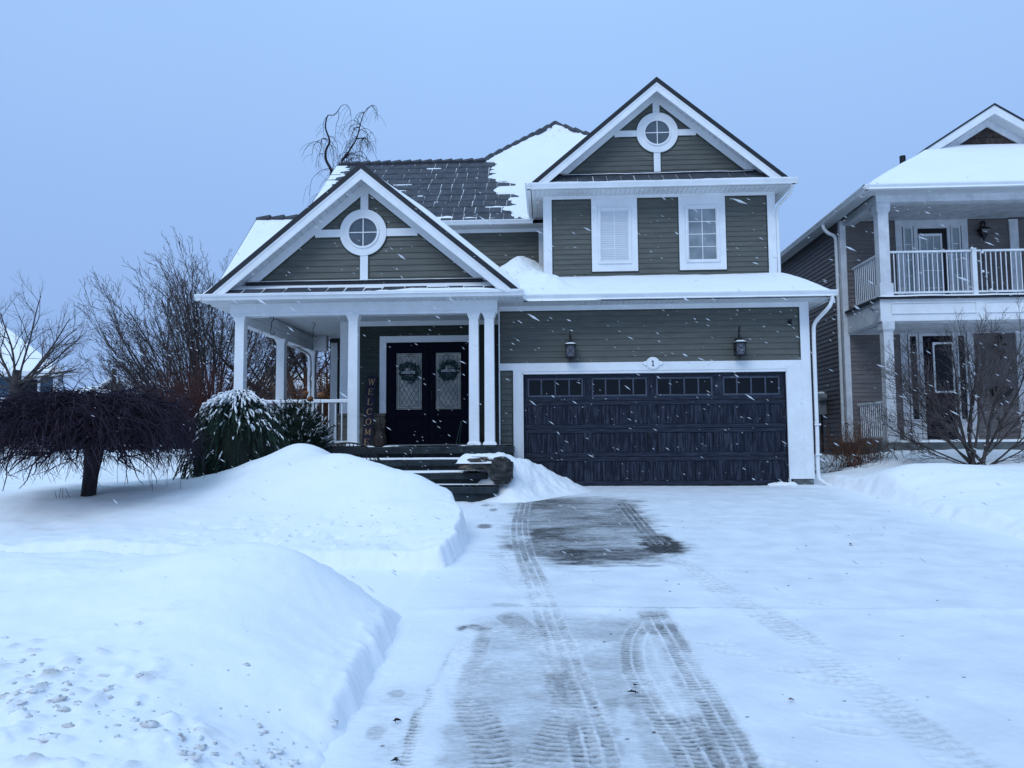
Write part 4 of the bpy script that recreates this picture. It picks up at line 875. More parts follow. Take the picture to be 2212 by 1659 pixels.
# porch railing on the front left bay
def railing(parent, p0, p1, zt, zb, mt='white', step=0.112, name='railing'):
    p0 = np.array(p0, float); p1 = np.array(p1, float); L_ = np.linalg.norm(p1-p0); e = (p1-p0)/L_; nrm = np.array([-e[1],e[0]])
    def beam(z0, z1, hw):
        a, b_ = p0+nrm*hw, p0-nrm*hw; c_, d_ = p1-nrm*hw, p1+nrm*hw
        return MB().prismz([(a[0],a[1]),(b_[0],b_[1]),(c_[0],c_[1]),(d_[0],d_[1])], z0, z1)
    r = beam(zt-0.045, zt, 0.035).build(name, M[mt], parent, bevel=0.004)
    beam(zb, zb+0.04, 0.022).build('bottom_rail', M[mt], r)
    n = int(L_/step)
    for i in range(1, n):
        c_ = p0+e*(L_*i/n); MB().box(c_[0]-0.009,c_[0]+0.009,c_[1]-0.009,c_[1]+0.009,zb+0.04,zt-0.045).build('baluster', M[mt], r)
    return r
railing(HS, (-5.51,13.80), (-3.61,13.80), 1.62, 0.84)
railing(HS, (-5.62,13.90), (-5.62,15.88), 1.62, 0.84)
snow_sheet('snow_cover', (-5.5,13.77,1.62), (1.88,0,0), (0,0.06,0), 80, 6, lambda a,b,x,y: 0.014*edge_round(a,b,0.01,0.3)+0.006*fbm(x*4,y*3,3,131), HS)
# downspouts
downspout(HS, [(5.14,13.92,3.44),(5.14,13.95,3.33),(5.10,14.0,3.22),(4.98,14.33,3.02),(4.955,14.40,2.90),(4.955,14.42,2.0),(4.955,14.42,1.0),(4.955,14.42,0.15),(5.02,14.32,0.05),(5.12,14.22,-0.02)])
downspout(HS, [(5.19,16.05,6.18),(5.18,16.10,6.06),(5.12,16.2,5.97),(5.01,16.42,5.86),(4.985,16.46,5.74),(4.985,16.46,5.0),(4.985,16.46,4.32)])
downspout(HS, [(-5.98,16.4,3.42),(-5.98,16.45,3.25),(-5.90,16.7,3.12),(-5.72,17.35,3.02),(-5.60,17.75,2.92),(-5.58,17.82,2.7),(-5.58,17.82,1.8),(-5.58,17.82,0.8)])
m_ = MB()
for z_ in (0.55,1.1): m_.box(4.90,5.01,14.37,14.395,z_,z_+0.03)
m_.build('downspout_strap', M['white'], HS)

# ================================================================== THINGS ON AND BY THE HOUSE
# --- stone steps
ST = empty('stone_steps', (-2,12.7,0), 'dark wet slate steps with powder snow rising to the front porch', 'steps')
for k, (zt, yf, xr) in enumerate(((0.765,13.52,-0.66),(0.545,13.10,-0.86),(0.335,12.70,-1.0),(0.13,12.28,-0.80))):
    if k: MB().box(-4.0,xr,yf,13.62,zt-0.11,zt).build('step', M['stone'], ST, bevel=0.012)
    if k: MB().box(-3.95,xr-0.06,yf+0.07,13.62,zt-0.24,zt-0.111).build('riser', M['stone'], ST)
    if k: snow_sheet('snow_cover', (-3.9,yf+0.02,zt), (3.9+xr-0.02,0,0), (0,0.40,0), 170, 24, lambda a,b,x,y,k=k: -0.016+0.045*sstep(0.0,0.35,fbm(x*2.0,y*6+k*9,4,140+k)+0.7*b-0.10+0.35*(k==3)-0.30*(k==1)+0.9*sstep(0.80,0.95,a)), ST)
# --- ledge rocks at the side of the steps
def rock(name, c, s, seed, label, group=None, mt='rock'):
    rg = random.Random(seed); m, n = 14, 22; V = []; F = []
    for i in range(m+1):
        for j in range(n):
            t = PI*i/m; a = 2*PI*j/n; d = np.array([math.sin(t)*math.cos(a), math.sin(t)*math.sin(a), math.cos(t)])
            q = np.sign(d)*np.abs(d)**0.55; nn = float(fbm(np.array([d[0]*1.5+seed]), np.array([d[2]*5+d[1]*1.2]), 4, seed)[0])
            V.append(np.array(c)+q*np.array(s)*(1+0.28*nn))
    for i in range(m):
        for j in range(n): F.append((i*n+j,(i+1)*n+j,(i+1)*n+(j+1)%n,i*n+(j+1)%n))
    mb = MB(); mb.add(V, F); o = mb.build(name, M[mt]); tag(o, label, 'rock', group); return o
M['rockdark'] = mat('dark_wet_rock', (0.012,0.014,0.016), 0.6, 0, 5, 1.0, 14, stretch=(1,1,3), col2=(0.07,0.065,0.06), lo=0.45, hi=0.7, detail=8)
rock('boulder', (-1.12,12.62,0.50), (0.34,0.24,0.11), 3, 'brown layered ledge rock capped with snow beside the porch steps')
rock('boulder', (-0.74,12.45,0.38), (0.18,0.20,0.20), 9, 'dark rounded rock at the right end of the porch steps', mt='rockdark')
A, B = np.meshgrid(np.linspace(0,1,150), np.linspace(0,1,110)); Xg = -1.55+2.4*A; Yg = 12.05+2.35*B
hb = 0.62*np.exp(-(((Xg+0.95)/0.42)**2+((Yg-13.05)/0.42)**2))+0.50*np.exp(-(((Xg+0.45)/0.42)**2+((Yg-13.35)/0.7)**2))+0.26*np.exp(-(((Xg+0.0)/0.5)**2+((Yg-13.7)/0.55)**2))+0.09*np.exp(-(((Xg-0.35)/0.4)**2+((Yg-13.9)/0.45)**2))+0.17*np.exp(-(((Xg+0.62)/0.30)**2+((Yg-12.50)/0.28)**2))
hb = hb+0.06*fbm(Xg*3.5,Yg*3.5,4,151)*sstep(0.03,0.2,hb)+0.02*fbm(Xg*9,Yg*9,3,152)*sstep(0.03,0.2,hb)-0.05
hb = np.where(Xg < -1.35, -0.2, hb)
o = grid_mesh('snow_drift', Xg, Yg, base_z(Yg)+hb, M['snow']); tag(o, 'lumpy shovelled snow pile between the porch steps and the garage door', 'snow pile')
A, B = np.meshgrid(np.linspace(0,1,60), np.linspace(0,1,40)); Xg = -1.50+0.92*A; Yg = 12.36+0.55*B
hb = sstep(0,0.16,A)*sstep(1,0.80,A)*sstep(0,0.25,B)*sstep(1,0.7,B)
grid_mesh('snow_cap', Xg, Yg, 0.555+0.085*hb+0.03*fbm(Xg*5,Yg*5,3,153)*hb-0.06*(1-sstep(0.02,0.2,hb)), M['snow'], bpy.data.objects['boulder'])
o = MB(); 
for k in range(9): o.ball((4.10+0.05*k,14.42-0.02*(k%3),0.01+0.01*(k%2)),0.05+0.006*(k%4),(1.5,1,0.7),8,6,0.25)
tag(o.build('snow_pile', M['snow'], smooth=True), 'small heap of snow in the right corner of the garage door', 'snow pile')

# --- lanterns
def lantern(kind=0):
    t = empty('wall_lantern', (0,0,0))
    b = MB(); b.tube(smooth3([(0,0.16,0.20),(0,0.10,0.28),(0,0.05,0.42),(0,0.02,0.49),(0,-0.02,0.50),(0,-0.04,0.44),(0,-0.02,0.36),(0,0.0,0.30)],6),0.011,6)
    b.tube(smooth3([(0,0.14,0.24),(0.02,0.08,0.36),(0,0.03,0.40),(-0.015,0.0,0.34),(0,0,0.30)],5),0.008,6); b.box(-0.045,0.045,0.155,0.17,0.08,0.30); b.tube([(0,0.16,0.2),(0,0.08,0.28)],0.012,6)
    b.build('bracket', M['black'], t)
    c = MB(); c.frust(0,0,0.20,0.25,0.098,0.098,0.045,0.045).frust(0,0,0.25,0.30,0.045,0.045,0.038,0.038).box(-0.105,0.105,-0.105,0.105,0.185,0.20)
    c.build('cap', M['black'], t)
    f = MB()
    for sx in (-1,1):
        for sy in (-1,1):
            f.tube([(sx*0.088,sy*0.088,0.19),(sx*0.082,sy*0.082,-0.02)],0.008,4)
    for s in (-1,1):
        f.tube([(-0.086,s*0.086,0.18),(0.083,s*0.083,-0.01)],0.0045,4).tube([(0.086,s*0.086,0.18),(-0.083,s*0.083,-0.01)],0.0045,4)
        f.tube([(s*0.086,-0.086,0.18),(s*0.083,0.083,-0.01)],0.0045,4).tube([(s*0.086,0.086,0.18),(s*0.083,-0.083,-0.01)],0.0045,4)
    f.box(-0.095,0.095,-0.095,0.095,-0.035,-0.018).tube([(0,0,-0.035),(0,0,-0.085)],0.010,6).ball((0,0,-0.085),0.016,(1,1,1.2)); f.tube([(-0.11,0,-0.025),(-0.07,0,-0.05),(0,0,-0.055),(0.07,0,-0.05),(0.11,0,-0.025)],0.006,4)
    f.build('cage', M['black'], t)
    MB().box(-0.072,0.072,-0.072,0.072,-0.017,0.184).build('glass', M['lampglass'], t)
    MB().tube([(0,0,-0.015),(0,0,0.07),(0,0,0.12)],[0.022,0.022,0.008],8).build('bulb', M['bulb'], t)
    MB().frust(0,0,0.214,0.245,0.10,0.10,0.05,0.05).build('snow_cap', M['snow'], t)
    return t
def copy_tree(o, parent=None):
    c = o.copy(); COL.objects.link(c)
    if parent is not None: c.parent = parent; c.matrix_parent_inverse = o.matrix_parent_inverse.copy()
    for ch in list(o.children): copy_tree(ch, c)
    return c
la = lantern(); lb = copy_tree(la)
la.location = (0.44,YG-0.19,2.43); lb.location = (3.56,YG-0.19,2.43)
tag(la, 'black wall lantern over the left half of the garage door, nearer the porch', 'lantern', 'wall lanterns over the garage door')
tag(lb, 'black wall lantern over the right half of the garage door, nearer the small camera', 'lantern', 'wall lanterns over the garage door')
# --- plaque with the number 1
PQ = empty('house_number_plaque', (1.98,YG-0.05,2.28), 'white oval plaque with a dark figure 1 above the garage door', 'plaque')
p = MB(); pts = [(1.98+0.125*math.cos(a), 2.285+0.118*math.sin(a)) for a in [2*PI*i/40 for i in range(40)]]
p.prism(pts, YG-0.062, YG-0.036)
for s in (-1,1): p.prism([(1.98+s*0.10,2.245),(1.98+s*0.155,2.25),(1.98+s*0.195,2.283),(1.98+s*0.165,2.32),(1.98+s*0.10,2.33)], YG-0.058, YG-0.036)
p.build('plate', M['plaque'], PQ, bevel=0.004)
MB().ring(1.98,2.285,0.098,0.106,YG-0.066,YG-0.06).ball((1.81,YG-0.06,2.285),0.004).ball((2.15,YG-0.06,2.285),0.004).build('rim', M['greyrail'], PQ)
MB().box(1.972,1.99,YG-0.068,YG-0.062,2.24,2.335).box(1.956,2.004,YG-0.068,YG-0.062,2.23,2.241).prism([(1.972,2.335),(1.972,2.318),(1.952,2.312),(1.956,2.322)],YG-0.068,YG-0.062).build('numeral', M['ink'], PQ)
# --- camera
SCM = empty('security_camera', (4.53,YG-0.05,3.02), 'small black security camera high on the wall by the garage corner', 'camera')
MB().box(4.500,4.56,YG-0.06,YG-0.015,2.975,3.06).build('housing', M['black'], SCM, bevel=0.01); MB().ball((4.52,YG-0.065,3.01),0.022,n=12).build('lens', M['glassdark'], SCM); MB().box(4.545,4.565,YG-0.05,YG-0.0,3.03,3.075).build('mount', M['black'], SCM)
# --- leaf wreaths with script sign
def script(mb, x0, z0, y, h, r=0.004):
    """the word welcome in joined handwriting, x-height h"""
    S = {'w':[(0,0.9),(0.12,0.3),(0.3,0.0),(0.48,0.35),(0.52,0.9),(0.58,0.3),(0.75,0.0),(0.95,0.4),(0.95,0.95),(1.1,0.7)],
         'e':[(0,0.35),(0.3,0.5),(0.45,0.8),(0.28,1.0),(0.1,0.7),(0.12,0.2),(0.35,0.0),(0.62,0.25)],
         'l':[(0,0.3),(0.25,0.9),(0.42,1.8),(0.28,2.1),(0.15,1.6),(0.15,0.3),(0.28,0.0),(0.45,0.25)],
         'c':[(0.55,0.8),(0.35,1.0),(0.1,0.6),(0.15,0.1),(0.38,0.0),(0.62,0.25)],
         'o':[(0.4,1.0),(0.1,0.8),(0.08,0.25),(0.32,0.0),(0.55,0.3),(0.5,0.85),(0.35,1.0),(0.6,0.8),(0.75,0.8)],
         'm':[(0,0.8),(0.1,0.9),(0.12,0.0),(0.15,0.6),(0.32,1.0),(0.42,0.8),(0.42,0.0),(0.46,0.6),(0.62,1.0),(0.74,0.8),(0.74,0.2),(0.85,0.0),(1.0,0.3)]}
    adv = {'w':1.15,'e':0.62,'l':0.46,'c':0.66,'o':0.78,'m':1.02}; x = x0
    for ch in 'welcome':
        P = smooth3([(x+a*h,y,z0+b_*h) for a, b_ in S[ch]], 3); mb.tube(P, r, 4); x += adv[ch]*h
def wreath(cx, cz, label, seed):
    t = empty('wreath', (cx,YD-0.09,cz), label, 'wreath', 'welcome wreaths on the front doors'); rg = random.Random(seed)
    lf = MB()
    for k in range(230):
        a = rg.uniform(0,2*PI); R_ = rg.gauss(0.165,0.03); c = np.array([cx+R_*math.cos(a), YD-0.085+rg.uniform(-0.035,0.02), cz+R_*math.sin(a)])
        ang = a+PI/2+rg.uniform(-0.9,0.9); d = np.array([math.cos(ang), rg.uniform(-0.35,0.15), math.sin(ang)]); n = np.array([-d[2], rg.uniform(-0.6,0.6), d[0]]); l = rg.uniform(0.05,0.09); w_ = rg.uniform(0.011,0.018)
        lf.add([c-d*l/2, c+n*w_, c+d*l/2, c-n*w_], [(0,1,2,3)])
    lf.build('leaves', M['wreath'], t)
    MB().tube([(cx+0.16*math.cos(2*PI*i/24),YD-0.075,cz+0.16*math.sin(2*PI*i/24)) for i in range(25)],0.018,6).build('hoop', M['black'], t)
    sg = MB().box(cx-0.15,cx+0.15,YD-0.135,YD-0.125,cz-0.06,cz+0.035).build('sign', M['plank'], t)
    mb = MB(); script(mb, cx-0.15, cz-0.035, YD-0.138, 0.054, 0.0052); mb.build('lettering', M['letterwhite'], sg)
wreath(-2.88, 2.31, 'teal leaf wreath with a white script welcome on the left front door', 1); wreath(-2.05, 2.335, 'teal leaf wreath with a white script welcome on the right front door', 2)
# --- tall welcome board
SG = empty('welcome_board', (-3.68,15.75,ZF), 'tall narrow dark board reading WELCOME in tan letters, leaning beside the front door', 'sign')
x0b, x1b, x0t, x1t = -3.80,-3.60,-3.765,-3.565; yb0, yt0 = 15.60, 15.93
def bp_(u, v, off=0.0): return (x0b+(x1b-x0b)*u+(x0t-x0b)*v, yb0+(yt0-yb0)*v-off, ZF+0.01+1.47*v)
MB().add([bp_(0,0),bp_(1,0),bp_(1,1),bp_(0,1),bp_(0,0,-0.02),bp_(1,0,-0.02),bp_(1,1,-0.02),bp_(0,1,-0.02)],[(0,1,2,3),(7,6,5,4),(0,4,5,1),(1,5,6,2),(2,6,7,3),(3,7,4,0)]).build('board', M['plank'], SG)
GL = {'W':[((0.04,1),(0.27,0),0.13),((0.27,0),(0.50,0.95),0.07),((0.50,0.95),(0.70,0),0.13),((0.70,0),(0.96,1),0.07),((-0.04,0.98),(0.22,0.98),0.05),((0.80,0.98),(1.06,0.98),0.05),((0.40,0.98),(0.62,0.98),0.05)],
 'E':[((0.22,0),(0.22,1),0.15),((0.06,0.02),(0.85,0.02),0.05),((0.06,0.98),(0.82,0.98),0.05),((0.22,0.52),(0.60,0.52),0.05),((0.83,0),(0.86,0.25),0.06),((0.80,1),(0.82,0.78),0.06),((0.60,0.40),(0.60,0.64),0.05)],
 'L':[((0.22,0),(0.22,1),0.15),((0.06,0.02),(0.85,0.02),0.05),((0.06,0.98),(0.42,0.98),0.05),((0.83,0),(0.87,0.28),0.06)],
 'C':[((0.84,0.75),(0.62,0.97),0.06),((0.62,0.97),(0.34,0.93),0.08),((0.34,0.93),(0.14,0.62),0.13),((0.14,0.62),(0.15,0.34),0.15),((0.15,0.34),(0.36,0.06),0.13),((0.36,0.06),(0.64,0.03),0.08),((0.64,0.03),(0.86,0.24),0.06),((0.84,0.68),(0.86,1.0),0.05)],
 'O':[((0.50,0.99),(0.22,0.85),0.08),((0.22,0.85),(0.10,0.5),0.14),((0.10,0.5),(0.22,0.15),0.14),((0.22,0.15),(0.50,0.01),0.08),((0.50,0.01),(0.78,0.15),0.08),((0.78,0.15),(0.90,0.5),0.14),((0.90,0.5),(0.78,0.85),0.14),((0.78,0.85),(0.50,0.99),0.08)],
 'M':[((0.16,0),(0.16,1),0.07),((0.16,1),(0.50,0.12),0.13),((0.50,0.12),(0.84,1),0.06),((0.84,1),(0.84,0),0.14),((0.02,0.02),(0.30,0.02),0.05),((0.70,0.02),(0.99,0.02),0.05),((0.02,0.98),(0.2,0.98),0.05),((0.8,0.98),(0.99,0.98),0.05)]}
for k, ch in enumerate('WELCOME'):
    mb = MB(); v0 = 1-(k+0.30+0.62)/7.05-0.005; sv = 0.62*0.172/1.0*0.83; u0, su = 0.17, 0.66
    for (a, b_, w_) in GL[ch]:
        A_p, B_p = np.array(a), np.array(b_); e = B_p-A_p; e = e/np.linalg.norm(e*np.array([su*0.2,sv*1.47])); 
        ax, az = a[0]*su*0.2, a[1]*sv*1.47; bx2, bz2 = b_[0]*su*0.2, b_[1]*sv*1.47; dx, dz_ = bx2-ax, bz2-az; l = math.hypot(dx,dz_); nx_, nz_ = -dz_/l*w_*0.072, dx/l*w_*0.072
        q = [(ax+nx_,az+nz_),(ax-nx_,az-nz_),(bx2-nx_,bz2-nz_),(bx2+nx_,bz2+nz_)]
        mb.add([bp_(u0+qx/0.2, v0+qz/1.47, 0.004) for qx, qz in q], [(0,1,2,3)])
    mb.build('letter', M['gold'], SG)
# --- bundle in a sack beside the door
t = empty('firewood_sack', (-3.45,15.78,ZF), 'gathered weathered sack of sticks leaning by the front door frame', 'sack'); rg = random.Random(8)
m, n = 12, 16; V = []; F = []
for i in range(m+1):
    v = i/m; rr = np.interp(v,[0,0.15,0.5,0.72,0.80,1.0],[0.13,0.145,0.135,0.10,0.085,0.12])
    for j in range(n): a = 2*PI*j/n; k = 1+0.12*math.sin(a*5+v*2)+rg.uniform(-0.04,0.04); V.append((-3.47+rr*k*math.cos(a)*0.95, 15.80+rr*k*math.sin(a)*0.8, ZF+0.01+v*0.36))
for i in range(m):
    for j in range(n): F.append((i*n+j,i*n+(j+1)%n,(i+1)*n+(j+1)%n,(i+1)*n+j))
MB().add(V,F).build('sack', M['burlap'], t, smooth=True)
for k in range(9): a = rg.uniform(-0.5,0.5); x = -3.47+rg.uniform(-0.06,0.06); MB().tube([(x,15.80+rg.uniform(-0.05,0.05),ZF+0.25),(x+a*0.16,15.80,ZF+rg.uniform(0.45,0.60))],rg.uniform(0.010,0.020),6).build('stick', M['burlap'], t)
# --- slim metal stand at the right of the doors
t = empty('plant_stand', (-1.55,15.3,ZF), 'slim dark metal stand at the right of the front doors beside the paired columns', 'stand')
MB().tube([(-1.84,15.35,ZF),(-1.74,15.45,ZF+0.48),(-1.45,15.45,ZF+0.50)],0.010,6).tube([(-1.42,15.35,ZF),(-1.46,15.45,ZF+0.50)],0.010,6).tube([(-1.80,15.6,ZF),(-1.74,15.62,ZF+0.48),(-1.46,15.62,ZF+0.48),(-1.42,15.65,ZF)],0.010,6).build('frame', M['wreath'], t)
MB().box(-1.75,-1.45,15.44,15.63,ZF+0.49,ZF+0.505).build('top', M['wreath'], t)
# --- hanging hooks
HK = [(-5.05,13.80,3.165,0.34),(-5.62,14.75,3.05,0.26),(-4.95,16.0,3.40,0.34)]
for (x,y,z,l), lab in zip(HK, ('black S hook hanging from the front porch beam','black S hook hanging from the side porch beam by the corner column','black S hook hanging at the back of the porch ceiling')):
    o = MB().tube(smooth3([(x-0.03,y,z-0.03),(x-0.02,y,z),(x+0.03,y,z-0.005),(x+0.035,y,z-0.05),(x,y,z-0.10),(x-0.005,y,z-l*0.6),(x-0.02,y,z-l*0.85),(x+0.01,y,z-l),(x+0.05,y,z-l*0.93),(x+0.05,y,z-l*0.85)],4),0.007,5).build('hook', M['black']); tag(o, lab, 'hook', 'plant hooks on the porch')
# --- half buried garden bench
BN = empty('garden_bench', (-2.9,12.0,0.4), 'black metal garden bench with a curved mesh back, half buried in snow', 'bench')
def bk(u): return 0.03+1.02*u
mb = MB(); xb0, xb1 = -3.35, -2.45; yb_ = 11.75
top = [(xb0+(xb1-xb0)*u, yb_-0.35*u*0+0.0, 0.62+0.24*math.sin(PI*min(1,u*0.62+0.32))-0.02) for u in np.linspace(0,1,16)]
top = [(x, y, z-0.30*max(0,(i-8)/7)**2) for i, (x,y,z) in enumerate(top)]
mb.tube(top, 0.016, 6); mb.build('back_rail', M['black'], BN)
mb = MB()
for i in range(1,15):
    x,y,z = top[i]; mb.tube([(x,y,z),(x+0.05,y-0.02,0.42)],0.005,4).tube([(x,y,z),(x-0.06,y-0.02,0.42)],0.005,4)
mb.tube([(p[0],p[1],p[2]-0.07) for p in top],0.006,4).tube([(p[0],p[1],p[2]-0.14) for p in top],0.006,4)
mb.build('back_mesh', M['black'], BN)
MB().tube(smooth3([(-2.50,11.70,0.50),(-2.42,11.45,0.52),(-2.30,11.15,0.56),(-2.10,11.0,0.58),(-2.02,10.98,0.545),(-2.02,10.98,0.45)]),0.016,6).build('arm', M['black'], BN)
MB().box(-3.3,-2.3,11.2,11.7,0.33,0.36).build('seat', M['black'], BN)
for lx, ly in ((-3.25,11.65),(-2.35,11.65),(-3.25,11.25),(-2.35,11.25)): MB().tube([(lx,ly,-0.2),(lx,ly,0.33)],0.015,6).build('leg', M['black'], BN)

# ================================================================== NEIGHBOUR HOUSE
NH = empty('house', (10,20,0), 'taupe neighbouring house with a white railed balcony over its porch', 'house')
YF, YW2, XN = 17.5, 19.3, 7.40
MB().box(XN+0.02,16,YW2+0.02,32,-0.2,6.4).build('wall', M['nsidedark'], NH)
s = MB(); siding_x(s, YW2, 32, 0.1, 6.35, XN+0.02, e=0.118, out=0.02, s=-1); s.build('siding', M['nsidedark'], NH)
s = MB(); siding(s, 7.50, 8.72, 0.78, 3.42, YW2); siding(s, 7.50, 8.72, 4.0, 6.25, YW2); siding(s, 10.48, 11.48, 0.78, 3.42, YW2); siding(s, 10.48, 11.48, 4.0, 6.25, YW2); siding(s, 11.7, 15, 0.78, 6.25, YW2); s.build('siding', M['nsiding'], NH)
MB().box(7.36,7.50,YW2-0.03,YW2+0.10,0.1,6.30).build('corner_board', M['white2'], NH); MB().box(11.48,11.69,YW2-0.05,YW2,0.78,6.25).build('corner_board', M['white2'], NH)
MB().box(7.50,11.48,YW2-0.025,YW2,6.29,6.42).box(7.50,11.48,YW2-0.025,YW2,3.42,3.60).build('frieze_board', M['white2'], NH)
# balcony level: beams, floor, columns
MB().box(7.46,15,17.36,17.62,6.165,6.36).build('beam', M['white2'], NH, bevel=0.004); MB().box(7.46,7.72,17.62,YW2-0.03,6.165,6.36).build('beam', M['white2'], NH, bevel=0.004)
MB().prismx([(17.64,6.165),(17.64,6.02),(18.0,6.165)],7.55,7.65).build('bracket', M['white2'], NH)
s = MB(); soffit(s, 7.73, 15, 17.63, YW2-0.03, 6.30, 0.16); s.build('balcony_ceiling', M['white2'], NH)
MB().box(7.40,15,17.30,YW2,3.955,4.0).build('balcony_floor', M['metaledge'], NH)
MB().box(7.46,15,17.38,17.60,3.46,3.955).build('beam', M['white'], NH, bevel=0.004); MB().box(7.46,7.68,17.60,YW2-0.03,3.46,3.955).build('beam', M['white2'], NH)
for a, b_ in ((7.70,9.55),(9.75,12.2),(12.4,14.8)):
    f = MB(); y0, y1 = 17.355, 17.38
    f.box(a,b_,y0,y1,3.86,3.875).box(a,b_,y0,y1,3.62,3.635).box(a,a+0.015,y0,y1,3.635,3.86).box(b_-0.015,b_,y0,y1,3.635,3.86); f.build('panel_mould', M['white'], NH)
MB().box(7.68,15,17.6,YW2,3.44,3.46).build('porch_ceiling', M['white2'], NH)
snow_sheet('snow_cover', (7.42,17.28,4.0), (7.4,0,0), (0,0.5,0), 120, 12, lambda a,b,x,y: 0.045*edge_round(a,b,0.005,0.2,top=0)+0.01*fbm(x*2,y*2,3,161), NH)
def ncol(cx, cy, z0, z1, w_=0.30):
    mb = MB(); h = w_/2; mb.box(cx-h,cx+h,cy-h,cy+h,z0,z0+0.28).box(cx-h*0.78,cx+h*0.78,cy-h*0.78,cy+h*0.78,z0+0.28,z1-0.20).frust(cx,cy,z1-0.24,z1-0.18,h*0.78,h*0.78,h,h).box(cx-h,cx+h,cy-h,cy+h,z1-0.18,z1-0.001); mb.build('column', M['white2'], NH, bevel=0.005)
ncol(7.62,17.52,4.04,6.165); ncol(7.62,17.50,0.76,3.46,0.27); ncol(12.2,17.52,4.04,6.165); ncol(12.2,17.5,0.76,3.46,0.27)
def nrail(p0, p1, zt, zb): return railing(NH, p0, p1, zt, zb, mt='greyrail', step=0.105)
nrail((7.75,17.50),(9.56,17.50),5.07,4.10); nrail((9.66,17.50),(12.07,17.50),5.07,4.10); nrail((7.62,17.66),(7.62,19.2),5.07,4.10); nrail((7.62,17.64),(7.62,19.2),1.70,0.86)
MB().box(9.56,9.66,17.45,17.55,4.04,5.11).build('rail_post', M['greyrail'], NH, bevel=0.004)
# doors and sidelights
def ndoor(z0, z1, kind):
    MB().box(8.72,8.88,YW2-0.03,YW2,z0,z1+0.16).box(10.33,10.48,YW2-0.03,YW2,z0,z1+0.16).box(8.88,10.33,YW2-0.03,YW2,z1,z1+0.16).build('door_casing', M['white2'], NH)
    MB().box(8.88,10.33,YW2-0.01,YW2+0.03,z0,z1).build('door_frame', M['black'], NH)
    for x0, x1 in ((8.90,9.14),(10.06,10.30)):
        zz = z0 if kind else z0+0.45
        f = MB().box(x0,x0+0.045,YW2-0.045,YW2-0.01,z0,z1).box(x1-0.045,x1,YW2-0.045,YW2-0.01,z0,z1).box(x0+0.045,x1-0.045,YW2-0.045,YW2-0.01,z0,zz+0.06).box(x0+0.045,x1-0.045,YW2-0.045,YW2-0.01,z1-0.06,z1).build('sidelight', M['white2'], NH)
        MB().box(x0+0.045,x1-0.045,YW2-0.022,YW2-0.012,zz+0.06,z1-0.06).build('pane', M['curtain' if kind else 'glassdark'], f)
        if kind:
            m = MB()
            for k in range(1,5): z = z0+0.06+(z1-z0-0.12)*k/5; m.box(x0+0.045,x1-0.045,YW2-0.032,YW2-0.0225,z-0.010,z+0.010)
            m.build('glazing_bar', M['white'], f)
    MB().box(9.16,9.25,YW2-0.05,YW2-0.01,z0,z1).box(9.97,10.04,YW2-0.05,YW2-0.01,z0,z1).box(9.25,9.97,YW2-0.05,YW2-0.01,z1-0.06,z1).build('door_jamb', M['white2'], NH)
ndoor(4.02,6.12,1); ndoor(0.80,3.42,0)
f = MB().box(9.27,9.31,YW2-0.06,YW2-0.02,4.04,5.92).box(9.79,9.83,YW2-0.06,YW2-0.02,4.04,5.92).box(9.31,9.79,YW2-0.06,YW2-0.02,5.86,5.92).box(9.31,9.79,YW2-0.06,YW2-0.02,4.04,4.12).build('balcony_door', M['white'], NH)
MB().box(9.31,9.79,YW2-0.035,YW2-0.025,4.12,5.86).build('pane', M['curtain'], f)
m = MB()
for k in (1,2): x = 9.31+0.48*k/3; m.box(x-0.008,x+0.008,YW2-0.045,YW2-0.036,4.12,5.86)
for k in range(1,4): z = 4.12+1.74*k/4; m.box(9.31,9.79,YW2-0.052,YW2-0.0455,z-0.010,z+0.010)
m.build('glazing_bar', M['white'], f)
f = MB().box(9.27,9.97,YW2-0.05,YW2-0.02,0.82,3.36).build('entry_door', M['navy'], NH)
MB().box(9.47,9.51,YW2-0.075,YW2-0.05,1.95,3.20).box(9.93,9.97,YW2-0.075,YW2-0.05,1.95,3.20).box(9.51,9.93,YW2-0.075,YW2-0.05,3.15,3.20).box(9.51,9.93,YW2-0.075,YW2-0.05,1.95,2.0).build('window', M['white'], f)
MB().box(9.51,9.93,YW2-0.06,YW2-0.052,2.0,3.15).build('pane', M['glassdark'], f)
MB().box(7.25,15,17.15,19.3,0.2,0.76).build('foundation', M['concrete'], NH)
snow_sheet('snow_cover', (7.75,17.16,0.76), (7.2,0,0), (0,1.2,0), 90, 20, lambda a,b,x,y: 0.05*edge_round(a,b,0.03,0.1)+0.01*fbm(x*2,y*2,3,171), NH)
# roof
EN = 6.42; SN = 0.635; y0n, x0n = 16.98, 7.12
r = MB(); tt = 2.75
r.add([(x0n,y0n,EN),(15.8,y0n,EN),(15.8-tt,y0n+tt,EN+SN*tt),(x0n+tt,y0n+tt,EN+SN*tt)],[(0,1,2,3)])
r.add([(x0n,y0n,EN),(x0n+tt,y0n+tt,EN+SN*tt),(11.46,y0n+tt,EN+SN*(11.46-x0n)),(11.46,33,EN+SN*(11.46-x0n)),(x0n,33,EN)],[(0,1,2,3,4)])
r.add([(15.8,y0n,EN),(15.8,33,EN),(11.46,33,EN+SN*(11.46-x0n)),(11.46,y0n+tt,EN+SN*(11.46-x0n)),(15.8-tt,y0n+tt,EN+SN*tt)],[(0,1,2,3,4)])
r.build('roof', M['shingle'], NH)
A, B = np.meshgrid(np.linspace(0,1,100), np.linspace(0,1,50)); Yg = y0n-0.10+(tt+0.25)*B; XL = x0n-0.08+(Yg-y0n+0.1)*0.97; Xg = XL+(15.8-XL)*A
